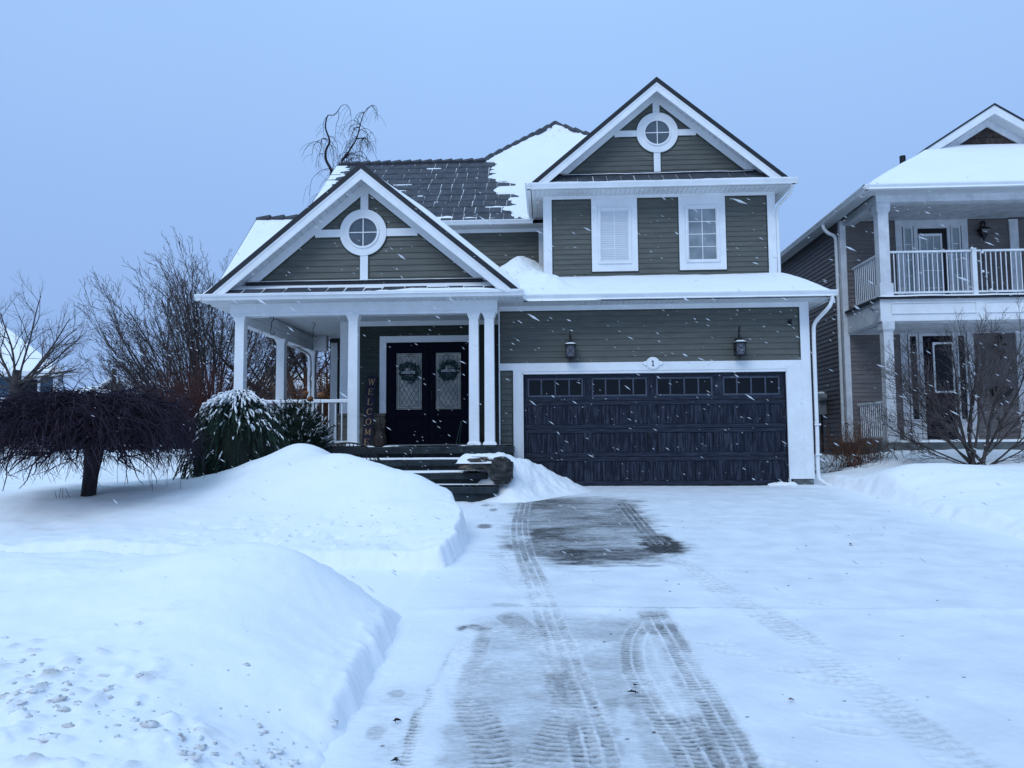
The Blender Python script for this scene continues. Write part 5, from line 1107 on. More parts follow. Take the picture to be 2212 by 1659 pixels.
tn = 0.16*edge_round(A,B,0.015,0.06,right=0,top=0)+0.02*fbm(Xg*0.7,Yg,3,181); grid_mesh('snow_cover', Xg, Yg, EN+SN*(Yg-y0n)+tn-0.02, M['snow'], NH)
A, B = np.meshgrid(np.linspace(0,1,60), np.linspace(0,1,90)); Yg = y0n+16*A; Xg = x0n-0.06+(11.46-x0n)*B*np.minimum(1,(0.02+(Yg-y0n)/4.3)); 
grid_mesh('snow_cover', Xg, Yg, EN+SN*(Xg-x0n)+0.07*edge_round(A,B,0.01,0.04,right=0,top=0)-0.015, M['snow'], NH)
g = MB(); gutter(g, 7.01, 15.8, y0n, EN+0.01, h=0.11); gutter_y(g, y0n-0.11, 33, 7.12, EN+0.01, h=0.11); g.build('gutter', M['white'], NH)
s = MB(); soffit(s, 7.12, 15.8, y0n, 17.36, 6.32, 0.12); soffit(s, 7.12, 7.38, 17.36, 33, 6.32, 0.13); s.build('soffit', M['soffit'], NH)
# gablet
gy, gx = 19.55, 11.46; gzp = 9.32; ghw = 1.80
for s_ in (-1,1):
    MB().prism([(gx,gzp+0.03),(gx+s_*ghw,gzp+0.03-0.64*ghw),(gx+s_*ghw,gzp-0.02-0.64*ghw),(gx,gzp-0.02)],gy-0.02,32).build('roof', M['metaledge'], NH)
    MB().prism([(gx,gzp-0.02),(gx+s_*ghw,gzp-0.02-0.64*ghw),(gx+s_*(ghw-0.05),gzp-0.22-0.64*ghw+0.03),(gx,gzp-0.24)],gy,gy+0.04).build('fascia_board', M['white'], NH)
    MB().prism([(gx,gzp-0.24),(gx+s_*ghw,gzp-0.24-0.64*ghw),(gx+s_*ghw,gzp-0.42-0.64*ghw),(gx,gzp-0.44)],gy+0.34,gy+0.38).build('frieze_board', M['white2'], NH)
    MB().prism([(gx,gzp-0.215),(gx+s_*ghw,gzp-0.215-0.64*ghw),(gx+s_*ghw,gzp-0.235-0.64*ghw),(gx,gzp-0.235)],gy+0.04,gy+0.36).build('soffit', M['soffit'], NH)
mb = MB(); zz = 7.9; rg = random.Random(4)
while zz < gzp-0.5:
    hw_ = (gzp-0.44-zz)/0.64; x = gx-hw_
    while x < gx+hw_: w_ = rg.uniform(0.12,0.26); mb.add([(x+0.004,gy+0.38,zz),(min(x+w_,gx+hw_),gy+0.38,zz),(min(x+w_,gx+hw_),gy+0.405,zz+0.2),(x+0.004,gy+0.405,zz+0.2)],[(0,1,2,3)]); x += w_
    zz += 0.18
mb.add([(gx-1.8,gy+0.41,7.9),(gx+1.8,gy+0.41,7.9),(gx,gy+0.41,gzp-0.2)],[(0,1,2)]); mb.build('shakes', M['nshake'], NH)
MB().tube([(9.46,20.3,7.6),(9.46,20.3,8.30)],0.075,12).build('vent_pipe', M['black'], NH)
downspout(NH, [(7.07,19.6,6.30),(7.10,19.6,6.18),(7.20,19.55,6.05),(7.30,19.50,5.98),(7.335,19.48,5.85),(7.335,19.48,3.0),(7.335,19.48,0.4)], mt='greyrail', r=0.045)
window(NH, 0, 0.5, 5.2, 5.9, 0, 'glassgrey', 1, 1)
wn = [o for o in NH.children if o.name.startswith('window')][-1]; wn.location = (XN-0.03,27.0,0); wn.rotation_euler = (0,0,-PI/2); wn.matrix_parent_inverse = Matrix.Translation(NH.location).inverted()
# things on the neighbour's house
def lantern2(x, y, z, k, label):
    t = empty('wall_lantern', (x,y,z), label, 'lantern', 'ornate lanterns on the neighbour house')
    MB().tube(smooth3([(x,y+0.10,z+0.05),(x-0.03,y,z+0.2*k),(x+0.0,y-0.05,z+0.26*k),(x+0.05,y-0.04,z+0.2*k),(x,y-0.04,z+0.12*k)],5),0.018,6).tube([(x-0.06,y,z+0.22*k),(x,y,z+0.27*k),(x+0.07,y,z+0.2*k)],0.02,5).build('bracket', M['black'], t)
    mb = MB(); mb.frust(x,y-0.04,z-0.12*k,z+0.06*k,0.05,0.05,0.10,0.10).frust(x,y-0.04,z+0.06*k,z+0.13*k,0.12,0.12,0.03,0.03).tube([(x,y-0.04,z-0.12*k),(x,y-0.04,z-0.25*k)],[0.04,0.008],6); mb.build('body', M['black'], t)
    MB().frust(x,y-0.04,z-0.08*k,z+0.04*k,0.056,0.056,0.094,0.102).build('glass', M['lampglass'], t)
lantern2(10.80,19.2,5.92,1.0,'ornate black lantern on the upper balcony wall of the taupe house'); lantern2(11.05,19.2,3.02,1.2,'ornate black lantern beside the lower entry door of the taupe house')
t = empty('meter_box', (7.3,20.9,1.8), 'grey utility meter box with snow on top on the taupe side wall', 'meter box')
MB().box(7.20,7.40,20.75,21.05,1.50,2.05).build('housing', M['greymetal'], t, bevel=0.01); MB().tube([(7.18,20.65,1.95),(7.36,20.65,1.95)],0.09,14).build('meter', M['greymetal'], t); MB().tube([(7.33,20.95,1.50),(7.33,20.95,0.5)],0.03,8).build('conduit', M['black'], t); MB().ball((7.29,20.85,2.06),0.15,(0.7,1.3,0.35)).build('snow_cap', M['snow'], t)
t = empty('string_lights', (9.7,17.4,5), 'string of white bulbs dangling from the balcony railing post', 'lights')
pts = smooth3([(9.50,17.44,5.10),(9.60,17.42,5.14),(9.74,17.42,5.10),(9.78,17.42,4.80),(9.76,17.42,4.55),(9.88,17.42,4.3),(9.92,17.42,4.12)],6); MB().tube(pts,0.006,4).build('cord', M['black'], t)
for i in (3,14,23,34): MB().ball((pts[i][0],pts[i][1]-0.01,pts[i][2]-0.03),0.028).build('bulb', M['bulb'], t)
t = empty('basket', (11.0,19.0,2.0), 'dark wall basket beside the lower entry door of the taupe house', 'basket'); MB().frust(11.0,19.12,1.83,2.03,0.13,0.10,0.22,0.14).build('bowl', M['black'], t); MB().ball((11.0,19.1,2.04),0.17,(1.2,0.7,0.3),10,7,0.1).build('filling', M['barkdark'], t)
MB().ball((10.35,19.2,1.92),0.018).build('doorbell', M['gold'], NH)
MB().box(7.25,7.41,17.3,17.42,3.72,3.80).tube([(7.30,17.36,3.72),(7.30,17.36,3.66)],0.03,8).build('spout', M['greymetal'], NH)

# ================================================================== TREES AND SHRUBS
def nrm(v): return v/(np.linalg.norm(v)+1e-12)
def path(rg, p, d, L_, n, wob, trop, tv=np.array([0,0,1.0]), zig=0.0):
    P = [p]; d = nrm(d)
    for i in range(n):
        d = nrm(d+rg.normal(0, wob, 3)+tv*trop)
        if zig: d = nrm(d+rg.normal(0, zig, 3)*(i % 2))
        P.append(P[-1]+d*L_/n)
    return np.array(P)
def grow(rg, p, d, L_, r, lev, spec, out):
    """spec[lev] = (segments, wobble, tropism, children, length ratio, (angle lo, hi), first fork, tip radius factor)"""
    n, wob, trop, kids, lr, (a0, a1), st, tip = spec[lev]
    P = path(rg, p, d, L_, n, wob, trop); R = np.linspace(r, r*tip, n+1); out[lev].append((P, R))
    if lev+1 >= len(spec): return
    for k in range(kids):
        t = st+(1-st)*(k+rg.random())/kids; i = min(int(t*n), n-1); f = t*n-i
        q = P[i]*(1-f)+P[i+1]*f; dd = nrm(P[i+1]-P[i]); ax = nrm(np.cross(dd, rg.normal(0,1,3))); ang = rg.uniform(a0, a1)
        nd = dd*math.cos(ang)+ax*math.sin(ang)
        grow(rg, q, nd, L_*lr*(1.15-0.55*t)*rg.uniform(0.7,1.2), max((R[i]*(1-f)+R[i+1]*f)*0.62, 0.0012), lev+1, spec, out)
def mk_tree(name, label, cat, base, polys_trunk, polys_branch, mt_t, mt_b, polys_twig=None, mt_tw=None, group=None):
    t = empty(name, base, label, cat, group)
    if polys_trunk: tubes('trunk', polys_trunk, M[mt_t], t, 9)
    if polys_branch: tubes('branches', polys_branch, M[mt_b], t, 4)
    if polys_twig: tubes('twigs', polys_twig, M[mt_tw or mt_b], t, 3)
    return t

# --- weeping umbrella tree on the left lawn
rg = np.random.default_rng(11); bx_, by_ = -5.76, 9.5; bz = 0.10; top_z = 1.50; Rc = 1.12
tr = [(np.array([(bx_-0.03,by_,bz),(bx_-0.02,by_,bz+0.12),(bx_+0.0,by_,0.45),(bx_+0.03,by_,0.70),(bx_+0.0,by_,0.92),(bx_+0.03,by_,1.12)]), np.array([0.105,0.088,0.090,0.11,0.145,0.15]))]
limbs = []; twigs = []
for k in range(26):
    a = 2*PI*k/26+rg.uniform(-0.12,0.12); L_ = rg.uniform(0.7,1.15); el = rg.uniform(0.15,0.75)
    P = path(rg, np.array([bx_,by_,rg.uniform(0.85,1.12)]), np.array([math.cos(a),math.sin(a),el]), L_, 12, 0.16, -0.055, zig=0.12); limbs.append((P, np.linspace(rg.uniform(0.035,0.06),0.008,13)))
    for j in range(9):
        q = P[rg.integers(3,12)]; b_ = a+rg.uniform(-1.0,1.0); P2 = path(rg, q, np.array([math.cos(b_),math.sin(b_),rg.uniform(-0.2,0.5)]), rg.uniform(0.35,0.8), 9, 0.20, -0.09, zig=0.1); limbs.append((P2, np.linspace(0.013,0.004,10)))
def dome(r): return top_z-0.10*(r/Rc)**2-0.26*(r/Rc)**5
for k in range(3700):
    a = rg.uniform(0,2*PI); rr = Rc*math.sqrt(rg.uniform(0.0,1.0))*0.98; z = dome(rr)+0.05*math.sin(a*3+rr*4)-abs(rg.normal(0,0.22)); b_ = a+rg.normal(0,1.0)
    p = np.array([bx_+rr*math.cos(a), by_+rr*math.sin(a), z]); L_ = rg.uniform(0.3,0.78)
    P = path(rg, p, np.array([math.cos(b_)*0.9,math.sin(b_)*0.9,rg.uniform(-0.45,0.30)]), L_, 9, 0.19, -0.095-0.09*(rr/Rc), zig=0.16)
    if P[:,0].max() > -4.46: continue
    # keep the underside ragged and off the snow
    lo = 0.56-0.08*(rr/Rc)+rg.normal(0,0.07)
    if P[-1,2] < lo: keep = max(3, int((P[:,2] > lo).sum())); P = P[:keep+1]
    twigs.append((P, np.linspace(rg.uniform(0.0040,0.0070),0.0018,len(P))))
for k in range(480):                                   # loose arching twigs over the top
    a = rg.uniform(0,2*PI); rr = Rc*math.sqrt(rg.uniform(0,1))*0.85; p = np.array([bx_+rr*math.cos(a), by_+rr*math.sin(a), dome(rr)-0.03]); b_ = a+rg.normal(0,1.2)
    twigs.append((path(rg, p, np.array([math.cos(b_),math.sin(b_),rg.uniform(0.1,0.6)]), rg.uniform(0.3,0.75), 10, 0.18, -0.13, zig=0.18), np.linspace(0.007,0.0025,11)))
for k in range(7):
    x = bx_+rg.uniform(0.5,1.15); y = by_+rg.uniform(-0.7,0.4); twigs.append((path(rg, np.array([x,y,0.75]), np.array([0.05,0,-1.0]), rg.uniform(0.35,0.5), 7, 0.08, -0.1), np.linspace(0.004,0.0025,8)))
for k in range(5): x = bx_+rg.uniform(-0.45,-0.1); twigs.append((path(rg, np.array([x,by_-0.15,0.08]), np.array([rg.uniform(-0.4,0.1),0,1.0]), rg.uniform(0.12,0.28), 5, 0.08, 0), np.linspace(0.005,0.003,6)))
mk_tree('weeping_tree', 'low umbrella shaped weeping tree with dark bare twigs on the left lawn', 'tree', (bx_,by_,bz), tr, limbs, 'barkdark', 'twigpurple', twigs)

# --- big many stemmed tree beyond the lawn
SPEC_BIG = [(10,0.045,0.035,7,0.50,(0.22,0.5),0.28,0.35),(8,0.07,0.04,6,0.48,(0.3,0.7),0.15,0.3),(6,0.10,0.04,4,0.45,(0.3,0.8),0.15,0.4),(5,0.10,0.02,0,0.4,(0.3,0.8),0.2,0.5)]
rg = np.random.default_rng(21); b0 = at(455,890,24); out = [[] for _ in range(4)]
for k in range(54):
    th2 = -1.32+2.30*(k+rg.uniform(0.1,0.9))/54; dep = rg.normal(0,0.45)
    d = np.array([math.sin(th2)*1.1, dep, math.cos(th2)+0.12]); Lk = np.interp(abs(th2),[0,0.6,1.25],[5.5,5.0,3.9])*rg.uniform(0.85,1.05)
    grow(rg, b0+np.array([rg.uniform(-0.25,0.25),rg.uniform(-0.3,0.3),-1.3]), d, Lk, rg.uniform(0.035,0.062), 0, SPEC_BIG, out)
for lv in out:
    for P_, R_ in lv: R_[:] = np.maximum(R_*0.8, 0.0050)
mk_tree('bare_tree', 'large many stemmed bare tree fanning upward beyond the left lawn behind the porch corner', 'tree', tuple(b0-np.array([0,0,1.6])), out[0], out[1], 'bark', 'twigbrown', out[2]+out[3], 'twigbrown')
# --- far left tree in front of the blue house
SPEC_L = [(9,0.06,0.02,8,0.55,(0.45,0.95),0.22,0.3),(9,0.13,0.05,7,0.45,(0.4,0.9),0.2,0.3),(7,0.16,0.05,5,0.42,(0.4,0.9),0.2,0.4),(5,0.16,0.05,0,0.4,(0.4,0.9),0.2,0.5)]
rg = np.random.default_rng(33); b0 = at(24,960,17); out = [[] for _ in range(4)]
grow(rg, b0, np.array([0.03,0,1.0]), 1.4, 0.15, 0, [(6,0.03,0,0,1,(0,1),0,0.8)], [[]]); 
out[0].append((np.array([b0,b0+[0.0,0,0.6],b0+[0.03,0,1.2],b0+[0.08,0,1.7]]), np.array([0.14,0.12,0.11,0.09])))
fk = b0+np.array([0.06,0,1.3])
for d, l in (((0.35,0.1,1.0),2.6),((0.75,-0.2,0.9),2.3),((1.3,0.1,0.62),2.3),((1.2,-0.3,0.25),1.9),((-0.5,0.1,1.0),2.3),((-0.9,0.2,0.6),1.9),((0.1,-0.5,1.0),2.2),((0.9,0.4,0.1),1.5),((0.5,0.6,0.9),2.2),((-1.0,-0.2,0.2),1.7)):
    grow(rg, fk+rg.normal(0,0.05,3), np.array(d), l*0.84, rg.uniform(0.026,0.038), 0, SPEC_L, out)
mk_tree('bare_tree', 'bare spreading tree at the left edge of the photo before the blue house', 'tree', tuple(b0), out[0], out[1], 'bark', 'twigbrown', out[2]+out[3], 'twigbrown')
# --- tree crowns seen through the side porch
SPEC_W = [(9,0.07,0.02,7,0.6,(0.4,0.9),0.3,0.35),(9,0.12,-0.03,7,0.5,(0.4,1.0),0.2,0.3),(7,0.14,-0.10,6,0.5,(0.3,0.9),0.2,0.4),(6,0.12,-0.14,0,0.4,(0.4,0.9),0.2,0.5)]
rg = np.random.default_rng(41); b0 = at(668,925,27); out = [[] for _ in range(4)]
for k in range(9): grow(rg, b0+rg.normal(0,0.1,3), np.array([rg.normal(0,0.6),rg.normal(0,0.4),1.0]), rg.uniform(3.5,5.2), rg.uniform(0.07,0.11), 0, SPEC_W, out)
mk_tree('bare_tree', 'dark weeping bare tree seen between the columns of the side porch', 'tree', tuple(b0), out[0], out[1], 'barkdark', 'twigpurple', out[2]+out[3], 'twigred')
# --- weeping birch crown above the roof
rg = np.random.default_rng(52); out = [[] for _ in range(3)]
def bp3(px, py): return at(px, py, 34.0)
def wires(pts, r0, r1, hang, hl, seed):
    rg2 = np.random.default_rng(seed); P = smooth3([bp3(*p) for p in pts], 5); R = np.linspace(r0, r1, len(P)); out[0].append((P, R))
    for k in range(hang):
        i = int(rg2.uniform(0.15,1.0)*(len(P)-1)); L_ = hl*rg2.uniform(0.5,1.3)
        Q = path(rg2, P[i], np.array([rg2.normal(0,1.0),rg2.normal(0,0.6),0.5]), L_, 11, 0.13, -0.32); out[1].append((Q, np.linspace(0.014,0.006,12)))
        for j in range(4): q = Q[rg2.integers(2,10)]; out[2].append((path(rg2, q, np.array([rg2.normal(0,0.8),rg2.normal(0,0.5),-0.1]), L_*0.55, 7, 0.14, -0.28), np.linspace(0.007,0.004,8)))
wires([(718,1000),(716,700),(712,430),(712,395),(716,370),(704,345),(704,325),(712,305),(703,275),(708,250),(722,248),(735,232)], 0.10, 0.012, 9, 1.5, 1)
wires([(716,430),(735,385),(738,350),(755,325),(770,300),(778,270),(786,245),(796,232)], 0.055, 0.012, 18, 1.5, 2)
wires([(738,350),(752,335),(762,330),(775,345)], 0.03, 0.01, 12, 1.6, 3)
wires([(720,372),(740,362),(756,352)], 0.03, 0.01, 8, 1.3, 4); wires([(770,300),(782,298),(795,300)], 0.03, 0.012, 9, 1.2, 5); wires([(704,300),(696,300),(692,315)], 0.03, 0.012, 5, 1.6, 6)
mk_tree('birch_tree', 'weeping birch with twisted thin top rising behind the house roof', 'tree', tuple(bp3(718,1000)), out[0], out[1], 'barkdark', 'barkdark', out[2], 'barkdark')
# --- right hand bare shrub tree before the taupe house
SPEC_R = [(10,0.06,0.025,10,0.52,(0.2,0.55),0.22,0.3),(8,0.09,0.015,8,0.48,(0.3,0.7),0.15,0.3),(7,0.11,0.02,5,0.45,(0.3,0.8),0.15,0.4),(5,0.12,0.02,0,0.4,(0.3,0.8),0.2,0.5)]
rg = np.random.default_rng(61); out = [[] for _ in range(4)]; b0 = at(2105,1003,15.0); b0[2] -= 0.05
for d, l, r in (((-0.15,0,1),2.2,0.06),((-0.45,-0.1,1),2.1,0.055),((-0.95,-0.15,0.75),2.0,0.045),((-1.3,-0.1,0.62),1.9,0.035),((-1.4,0.1,0.36),1.7,0.030),((0.25,0.1,1),2.3,0.06),((0.5,-0.1,1),2.1,0.05),((0.85,0,0.9),1.9,0.04),((1.2,0.1,0.6),1.8,0.035),((-0.3,0.4,1),2.1,0.045),((0.05,-0.4,1),2.1,0.045),((-0.75,0.3,1),2.0,0.04),((1.1,-0.2,0.3),1.2,0.03),((-1.2,-0.3,0.85),1.9,0.035),((-1.25,0.25,0.15),1.3,0.022)):
    grow(rg, b0+np.array([rg.uniform(-0.12,0.28),rg.uniform(-0.12,0.12),0]), np.array(d)+np.array([0,0,0.10]), l*1.10, r*0.66, 0, SPEC_R, out)
for lv in out:
    for P_, R_ in lv: R_[:] = np.maximum(R_*0.9, 0.0024)
mk_tree('bare_shrub', 'bare multi stemmed ornamental shrub in the snow before the taupe house porch', 'shrub', tuple(b0), out[0], out[1], 'bark', 'twigbrown', out[2]+out[3], 'twigbrown')
# --- russet twiggy shrub by the neighbour's downspout
def twig_shrub(name, label, c, n, h, spread, mt_b, seed, lean=(0,0,0), leaves=0, r0=0.006, cat='shrub', group=None):
    rg = np.random.default_rng(seed); A1 = []; B1 = []
    for k in range(n):
        a = rg.uniform(0,2*PI); s = abs(rg.normal(0,0.55)); d = np.array([math.cos(a)*s*spread+lean[0], math.sin(a)*s*spread*0.7+lean[1], 1.0+lean[2]])
        P = path(rg, np.array(c)+np.array([rg.normal(0,0.18)*spread,rg.normal(0,0.12),-0.08]), d, h*rg.uniform(0.5,1.15), 8, 0.10, -0.01); A1.append((P, np.linspace(r0,r0*0.4,9)))
        for j in range(4): q = P[rg.integers(3,9)]; B1.append((path(rg, q, nrm(P[-1]-P[0])+rg.normal(0,0.5,3), h*rg.uniform(0.12,0.35), 5, 0.14, 0), np.linspace(r0*0.5,r0*0.25,6)))
    t = empty(name, tuple(c), label, cat, group); tubes('branches', A1, M[mt_b], t, 3); tubes('twigs', B1, M[mt_b], t, 3)
    if leaves:
        V = []; F = []
        for k in range(leaves):
            P = A1[rg.integers(0,len(A1))][0]; q = P[rg.integers(4,9)]+rg.normal(0,0.06,3); u = nrm(rg.normal(0,1,3)); v = nrm(np.cross(u, rg.normal(0,1,3))); s = rg.uniform(0.015,0.035); n0 = len(V)
            V += [q-u*s, q+v*s*0.6, q+u*s, q-v*s*0.6]; F.append((n0,n0+1,n0+2,n0+3))
        np_mesh('leaves', V, F, M['leafrust'], t)
    return t
twig_shrub('twiggy_shrub', 'russet twiggy shrub leaning out of the snow at the taupe house corner', at(1842,1000,16.0), 120, 0.95, 1.3, 'twigrust', 71, lean=(-0.15,0,0), leaves=120)
twig_shrub('twiggy_shrub', 'low tan twigs poking from the snow below the taupe house corner column', at(1880,985,16.0), 60, 0.42, 1.6, 'twigbrown', 72, lean=(0.1,0,0))
twig_shrub('twiggy_shrub', 'low dark twigs flattened on the snow beside the garage downspout', at(1795,1012,15.6), 30, 0.5, 1.8, 'barkdark', 73, lean=(0.8,0,-0.7), r0=0.007)
# --- dense red twigged thicket below the big tree
twig_shrub('twiggy_shrub', 'dense dark red twigged thicket at the foot of the big bare tree', at(430,930,21.5), 520, 1.9, 2.6, 'twigred', 74, r0=0.008)
twig_shrub('twiggy_shrub', 'rust leaved shrub behind the side porch railing', at(655,915,20.5), 160, 1.45, 1.6, 'twigrust', 75, leaves=500, r0=0.008)
twig_shrub('twiggy_shrub', 'rust leaved shrub at the back corner of the side porch between two columns', at(706,915,20.5), 110, 1.5, 0.8, 'twigrust', 76, leaves=350, r0=0.008)
# --- dried flower heads above the yew
t = empty('dried_hydrangea', (-4.25,13.2,0.4), 'dried brown flower heads standing above the dark evergreen shrub at the railing', 'plant')
for px, py in ((660,850),(693,853),(671,862)):
    p = at(px, py, 13.3); MB().tube(smooth3([(p[0]-0.05,p[1],0.5),(p[0]-0.02,p[1],p[2]-0.3),p],4),0.005,4).build('stem', M['twigbrown'], t); MB().ball(p,0.055,(1,1,0.8),10,8,0.3).build('flower_head', M['leafrust'], t)

# --- evergreens
def tufts(lines, per, ln, wd, mt, name, parent, rg, droop=0.0, out=0.7):
    V = []; F = []
    for P in lines:
        n = len(P); T = np.gradient(P, axis=0); T /= np.linalg.norm(T,axis=1)[:,None]+1e-9
        k = int(per*(n-1)); t = rg.uniform(0,n-1.001,k); i = t.astype(int); f = (t-i)[:,None]; q = P[i]*(1-f)+P[i+1]*f; d = T[i]
        rnd = rg.normal(0,1,(k,3)); side = np.cross(d, rnd); side /= np.linalg.norm(side,axis=1)[:,None]+1e-9
        dr = d*(1-out*0.5)+side*out+np.array([0,0,-droop]); dr /= np.linalg.norm(dr,axis=1)[:,None]
        w_ = np.cross(dr, rg.normal(0,1,(k,3))); w_ /= np.linalg.norm(w_,axis=1)[:,None]+1e-9; L_ = ln*rg.uniform(0.6,1.3,(k,1)); W_ = wd*rg.uniform(0.7,1.3,(k,1))
        n0 = len(V)*3; V.append(np.stack([q-w_*W_, q+w_*W_, q+dr*L_],1).reshape(-1,3))
    V = np.concatenate(V); F = np.arange(len(V)).reshape(-1,3)
    return np_mesh(name, V, F, M[mt], parent)
rg = np.random.default_rng(81); cx, cy = -4.72, 11.55
SP = empty('weeping_spruce', (cx,cy,0.2), 'snow dusted weeping spruce with hanging dark green branches between the lawn tree and the porch', 'tree')
lines = []; snowl = []
prof_z = [0.15,0.45,0.8,1.1,1.35,1.52,1.66]; prof_l = [0.62,0.78,0.74,0.62,0.48,0.34,0.10]; prof_r = [0.80,0.82,0.74,0.60,0.44,0.30,0.10]
for k in range(820):
    a = rg.uniform(0,2*PI); zt = rg.uniform(0.35,1.66) if k > 160 else rg.uniform(1.1,1.66); Rm = np.interp(zt, prof_z, prof_r) if math.cos(a) > 0 else np.interp(zt, prof_z, prof_l)
    r0 = Rm*rg.uniform(0.25,0.85); p = np.array([cx+r0*math.cos(a), cy+r0*math.sin(a), zt])
    P = path(rg, p, np.array([math.cos(a)*0.75,math.sin(a)*0.75,0.18]), rg.uniform(0.25,0.60), 9, 0.09, -0.30); P[:,2] = np.maximum(P[:,2], 0.12); lines.append(P)
    if zt > 0.55 and rg.random() < np.interp(zt,[0.55,1.1,1.45,1.66],[0.20,0.40,0.95,1.0]): snowl.append(P[:6])
tufts(lines, 30, 0.040, 0.0030, 'needle', 'needles', SP, rg, droop=0.45, out=0.45)
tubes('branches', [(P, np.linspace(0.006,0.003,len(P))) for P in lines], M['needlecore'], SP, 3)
co = MB(); rg2 = random.Random(9)
for z0, z1 in zip(prof_z[:-1], prof_z[1:]): pass
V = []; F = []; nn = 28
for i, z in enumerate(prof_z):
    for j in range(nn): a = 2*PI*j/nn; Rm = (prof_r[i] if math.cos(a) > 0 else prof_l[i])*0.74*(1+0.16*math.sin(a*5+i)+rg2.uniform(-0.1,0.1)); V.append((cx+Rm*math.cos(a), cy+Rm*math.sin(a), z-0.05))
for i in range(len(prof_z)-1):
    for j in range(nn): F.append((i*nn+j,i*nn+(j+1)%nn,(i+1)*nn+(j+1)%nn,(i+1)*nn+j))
F.append(tuple(range(6*nn,7*nn))); co.add(V, F).build('shade_core', M['needlecore'], SP, smooth=True)  # solid dark core added to block see-through; crown shade put into its colour
tubes('trunk', [(np.array([(cx,cy,-0.1),(cx,cy,0.8),(cx,cy,1.5)]), np.array([0.08,0.06,0.03]))], M['barkdark'], SP, 8)
rg3 = random.Random(12)
def bough_snow(lines, r_lo, r_hi, dens, parent, seed):
    g = np.random.default_rng(seed); out = []
    for P in lines:
        n = len(P); k = max(3, int(n*g.uniform(*dens))); i0 = g.integers(0, max(1, n-k)+1) if n > k else 0; Q = P[i0:i0+k].copy()
        if len(Q) < 3: continue
        t = np.linspace(0, len(Q)-1, len(Q)*3); Q = np.stack([np.interp(t, np.arange(len(Q)), Q[:,a]) for a in range(3)], 1)
        R_ = g.uniform(r_lo, r_hi)*np.sin(np.linspace(0.12, PI-0.1, len(Q)))*g.uniform(0.45,1.3,len(Q)); Q[:,2] += R_*0.5; Q[:,1] -= 0.006
        Q += g.normal(0, 0.004, Q.shape); out.append((Q, R_))
    return tubes('snow_clumps', out, M['snow'], parent, 5)
for k in range(70):
    a = rg.uniform(0,2*PI); r_ = 0.33*math.sqrt(rg.random()); p = np.array([cx+r_*math.cos(a), cy+r_*math.sin(a)-0.05, 1.66-0.5*r_]); snowl.append(path(rg, p, np.array([math.cos(a),math.sin(a),0.0]), 0.22, 5, 0.1, -0.15))
bough_snow(snowl+snowl, 0.005, 0.018, (0.35,0.9), SP, 5)
# yew by the railing
rg = np.random.default_rng(91); cx, cy = -4.35, 13.05
YS = empty('evergreen_shrub', (cx,cy,0.2), 'rounded dark evergreen shrub dusted with snow in front of the porch railing', 'shrub'); lines = []; snowl = []
for k in range(520):
    d = rg.normal(0,1,3); d[2] = abs(d[2])*0.9-0.15; d = nrm(d); R_ = rg.uniform(0.45,0.92); c = np.array([cx,cy,0.80])
    p = c+d*np.array([0.52,0.48,0.74])*R_; P = path(rg, p, d+np.array([0,0,0.35]), rg.uniform(0.14,0.30), 6, 0.10, 0.02); lines.append(P)
    if d[2] > 0.0 and rg.random() < 0.50: snowl.append(P[2:])
tufts(lines, 26, 0.036, 0.004, 'yew', 'needles', YS, rg, droop=0.0, out=0.8)
tubes('branches', [(P, np.linspace(0.007,0.003,len(P))) for P in lines], M['needlecore'], YS, 3)
MB().ball((cx,cy,0.70),1.0,(0.44,0.42,0.74),20,12,0.10).build('shade_core', M['needlecore'], YS, smooth=True)  # added dark ball fills the shrub, its inner shade painted in
bough_snow(snowl+snowl, 0.004, 0.013, (0.4,0.9), YS, 6)

# ================================================================== FAR BACKGROUND
def far_house(label, x0, x1, y0, y1, z1, zr_, mtw, axis='x', win=()):
    """eaves height z1, ridge height zr_; the ridge runs along the given axis"""
    t = empty('house', ((x0+x1)/2,(y0+y1)/2,0.2), label, 'house'); o = 0.5
    MB().box(x0,x1,y0,y1,0.0,z1).build('wall', M[mtw], t)
    if axis == 'y':
        xm = (x0+x1)/2
        MB().slab([(x0-o,y0-o,z1-0.15),(xm,y0-o,zr_),(xm,y1+o,zr_),(x0-o,y1+o,z1-0.15)],0.25).slab([(xm,y0-o,zr_),(x1+o,y0-o,z1-0.15),(x1+o,y1+o,z1-0.15),(xm,y1+o,zr_)],0.25).build('roof', M['snow'], t)
        MB().add([(x0,y0+0.01,z1),(x1,y0+0.01,z1),(xm,y0+0.01,zr_-0.3)],[(0,1,2)]).build('gable_wall', M[mtw], t)
    else:
        ym = (y0+y1)/2
        MB().slab([(x0-o,y0-o,z1-0.15),(x1+o,y0-o,z1-0.15),(x1-(0 if axis=='x' else 0)-2.5*(axis=='hip'),ym,zr_),(x0-o+2.5*(axis=='hip')*0,ym,zr_)],0.25).slab([(x0-o,ym,zr_),(x1-2.5*(axis=='hip'),ym,zr_),(x1+o,y1+o,z1-0.15),(x0-o,y1+o,z1-0.15)],0.25).build('roof', M['snow'], t)
    MB().box(x0-o,x1+o,y0-o-0.06,y0-o,z1-0.42,z1-0.16).box(x0-o,x1+o,y0-o,y0,z1-0.42,z1-0.38).build('fascia_board', M['white2'], t); MB().box(x1-0.2,x1+0.02,y0-0.05,y0,0,z1-0.4).build('corner_board', M['white2'], t)
    for (a, b_, c_, d_) in win:
        w_ = MB().box(a,b_,y0-0.08,y0-0.01,c_,d_).build('window', M['white2'], t); MB().box(a+0.12,b_-0.12,y0-0.10,y0-0.08,c_+0.12,d_-0.12).build('pane', M['glassdark'], w_)
    return t
e0 = at(133,806,40); 
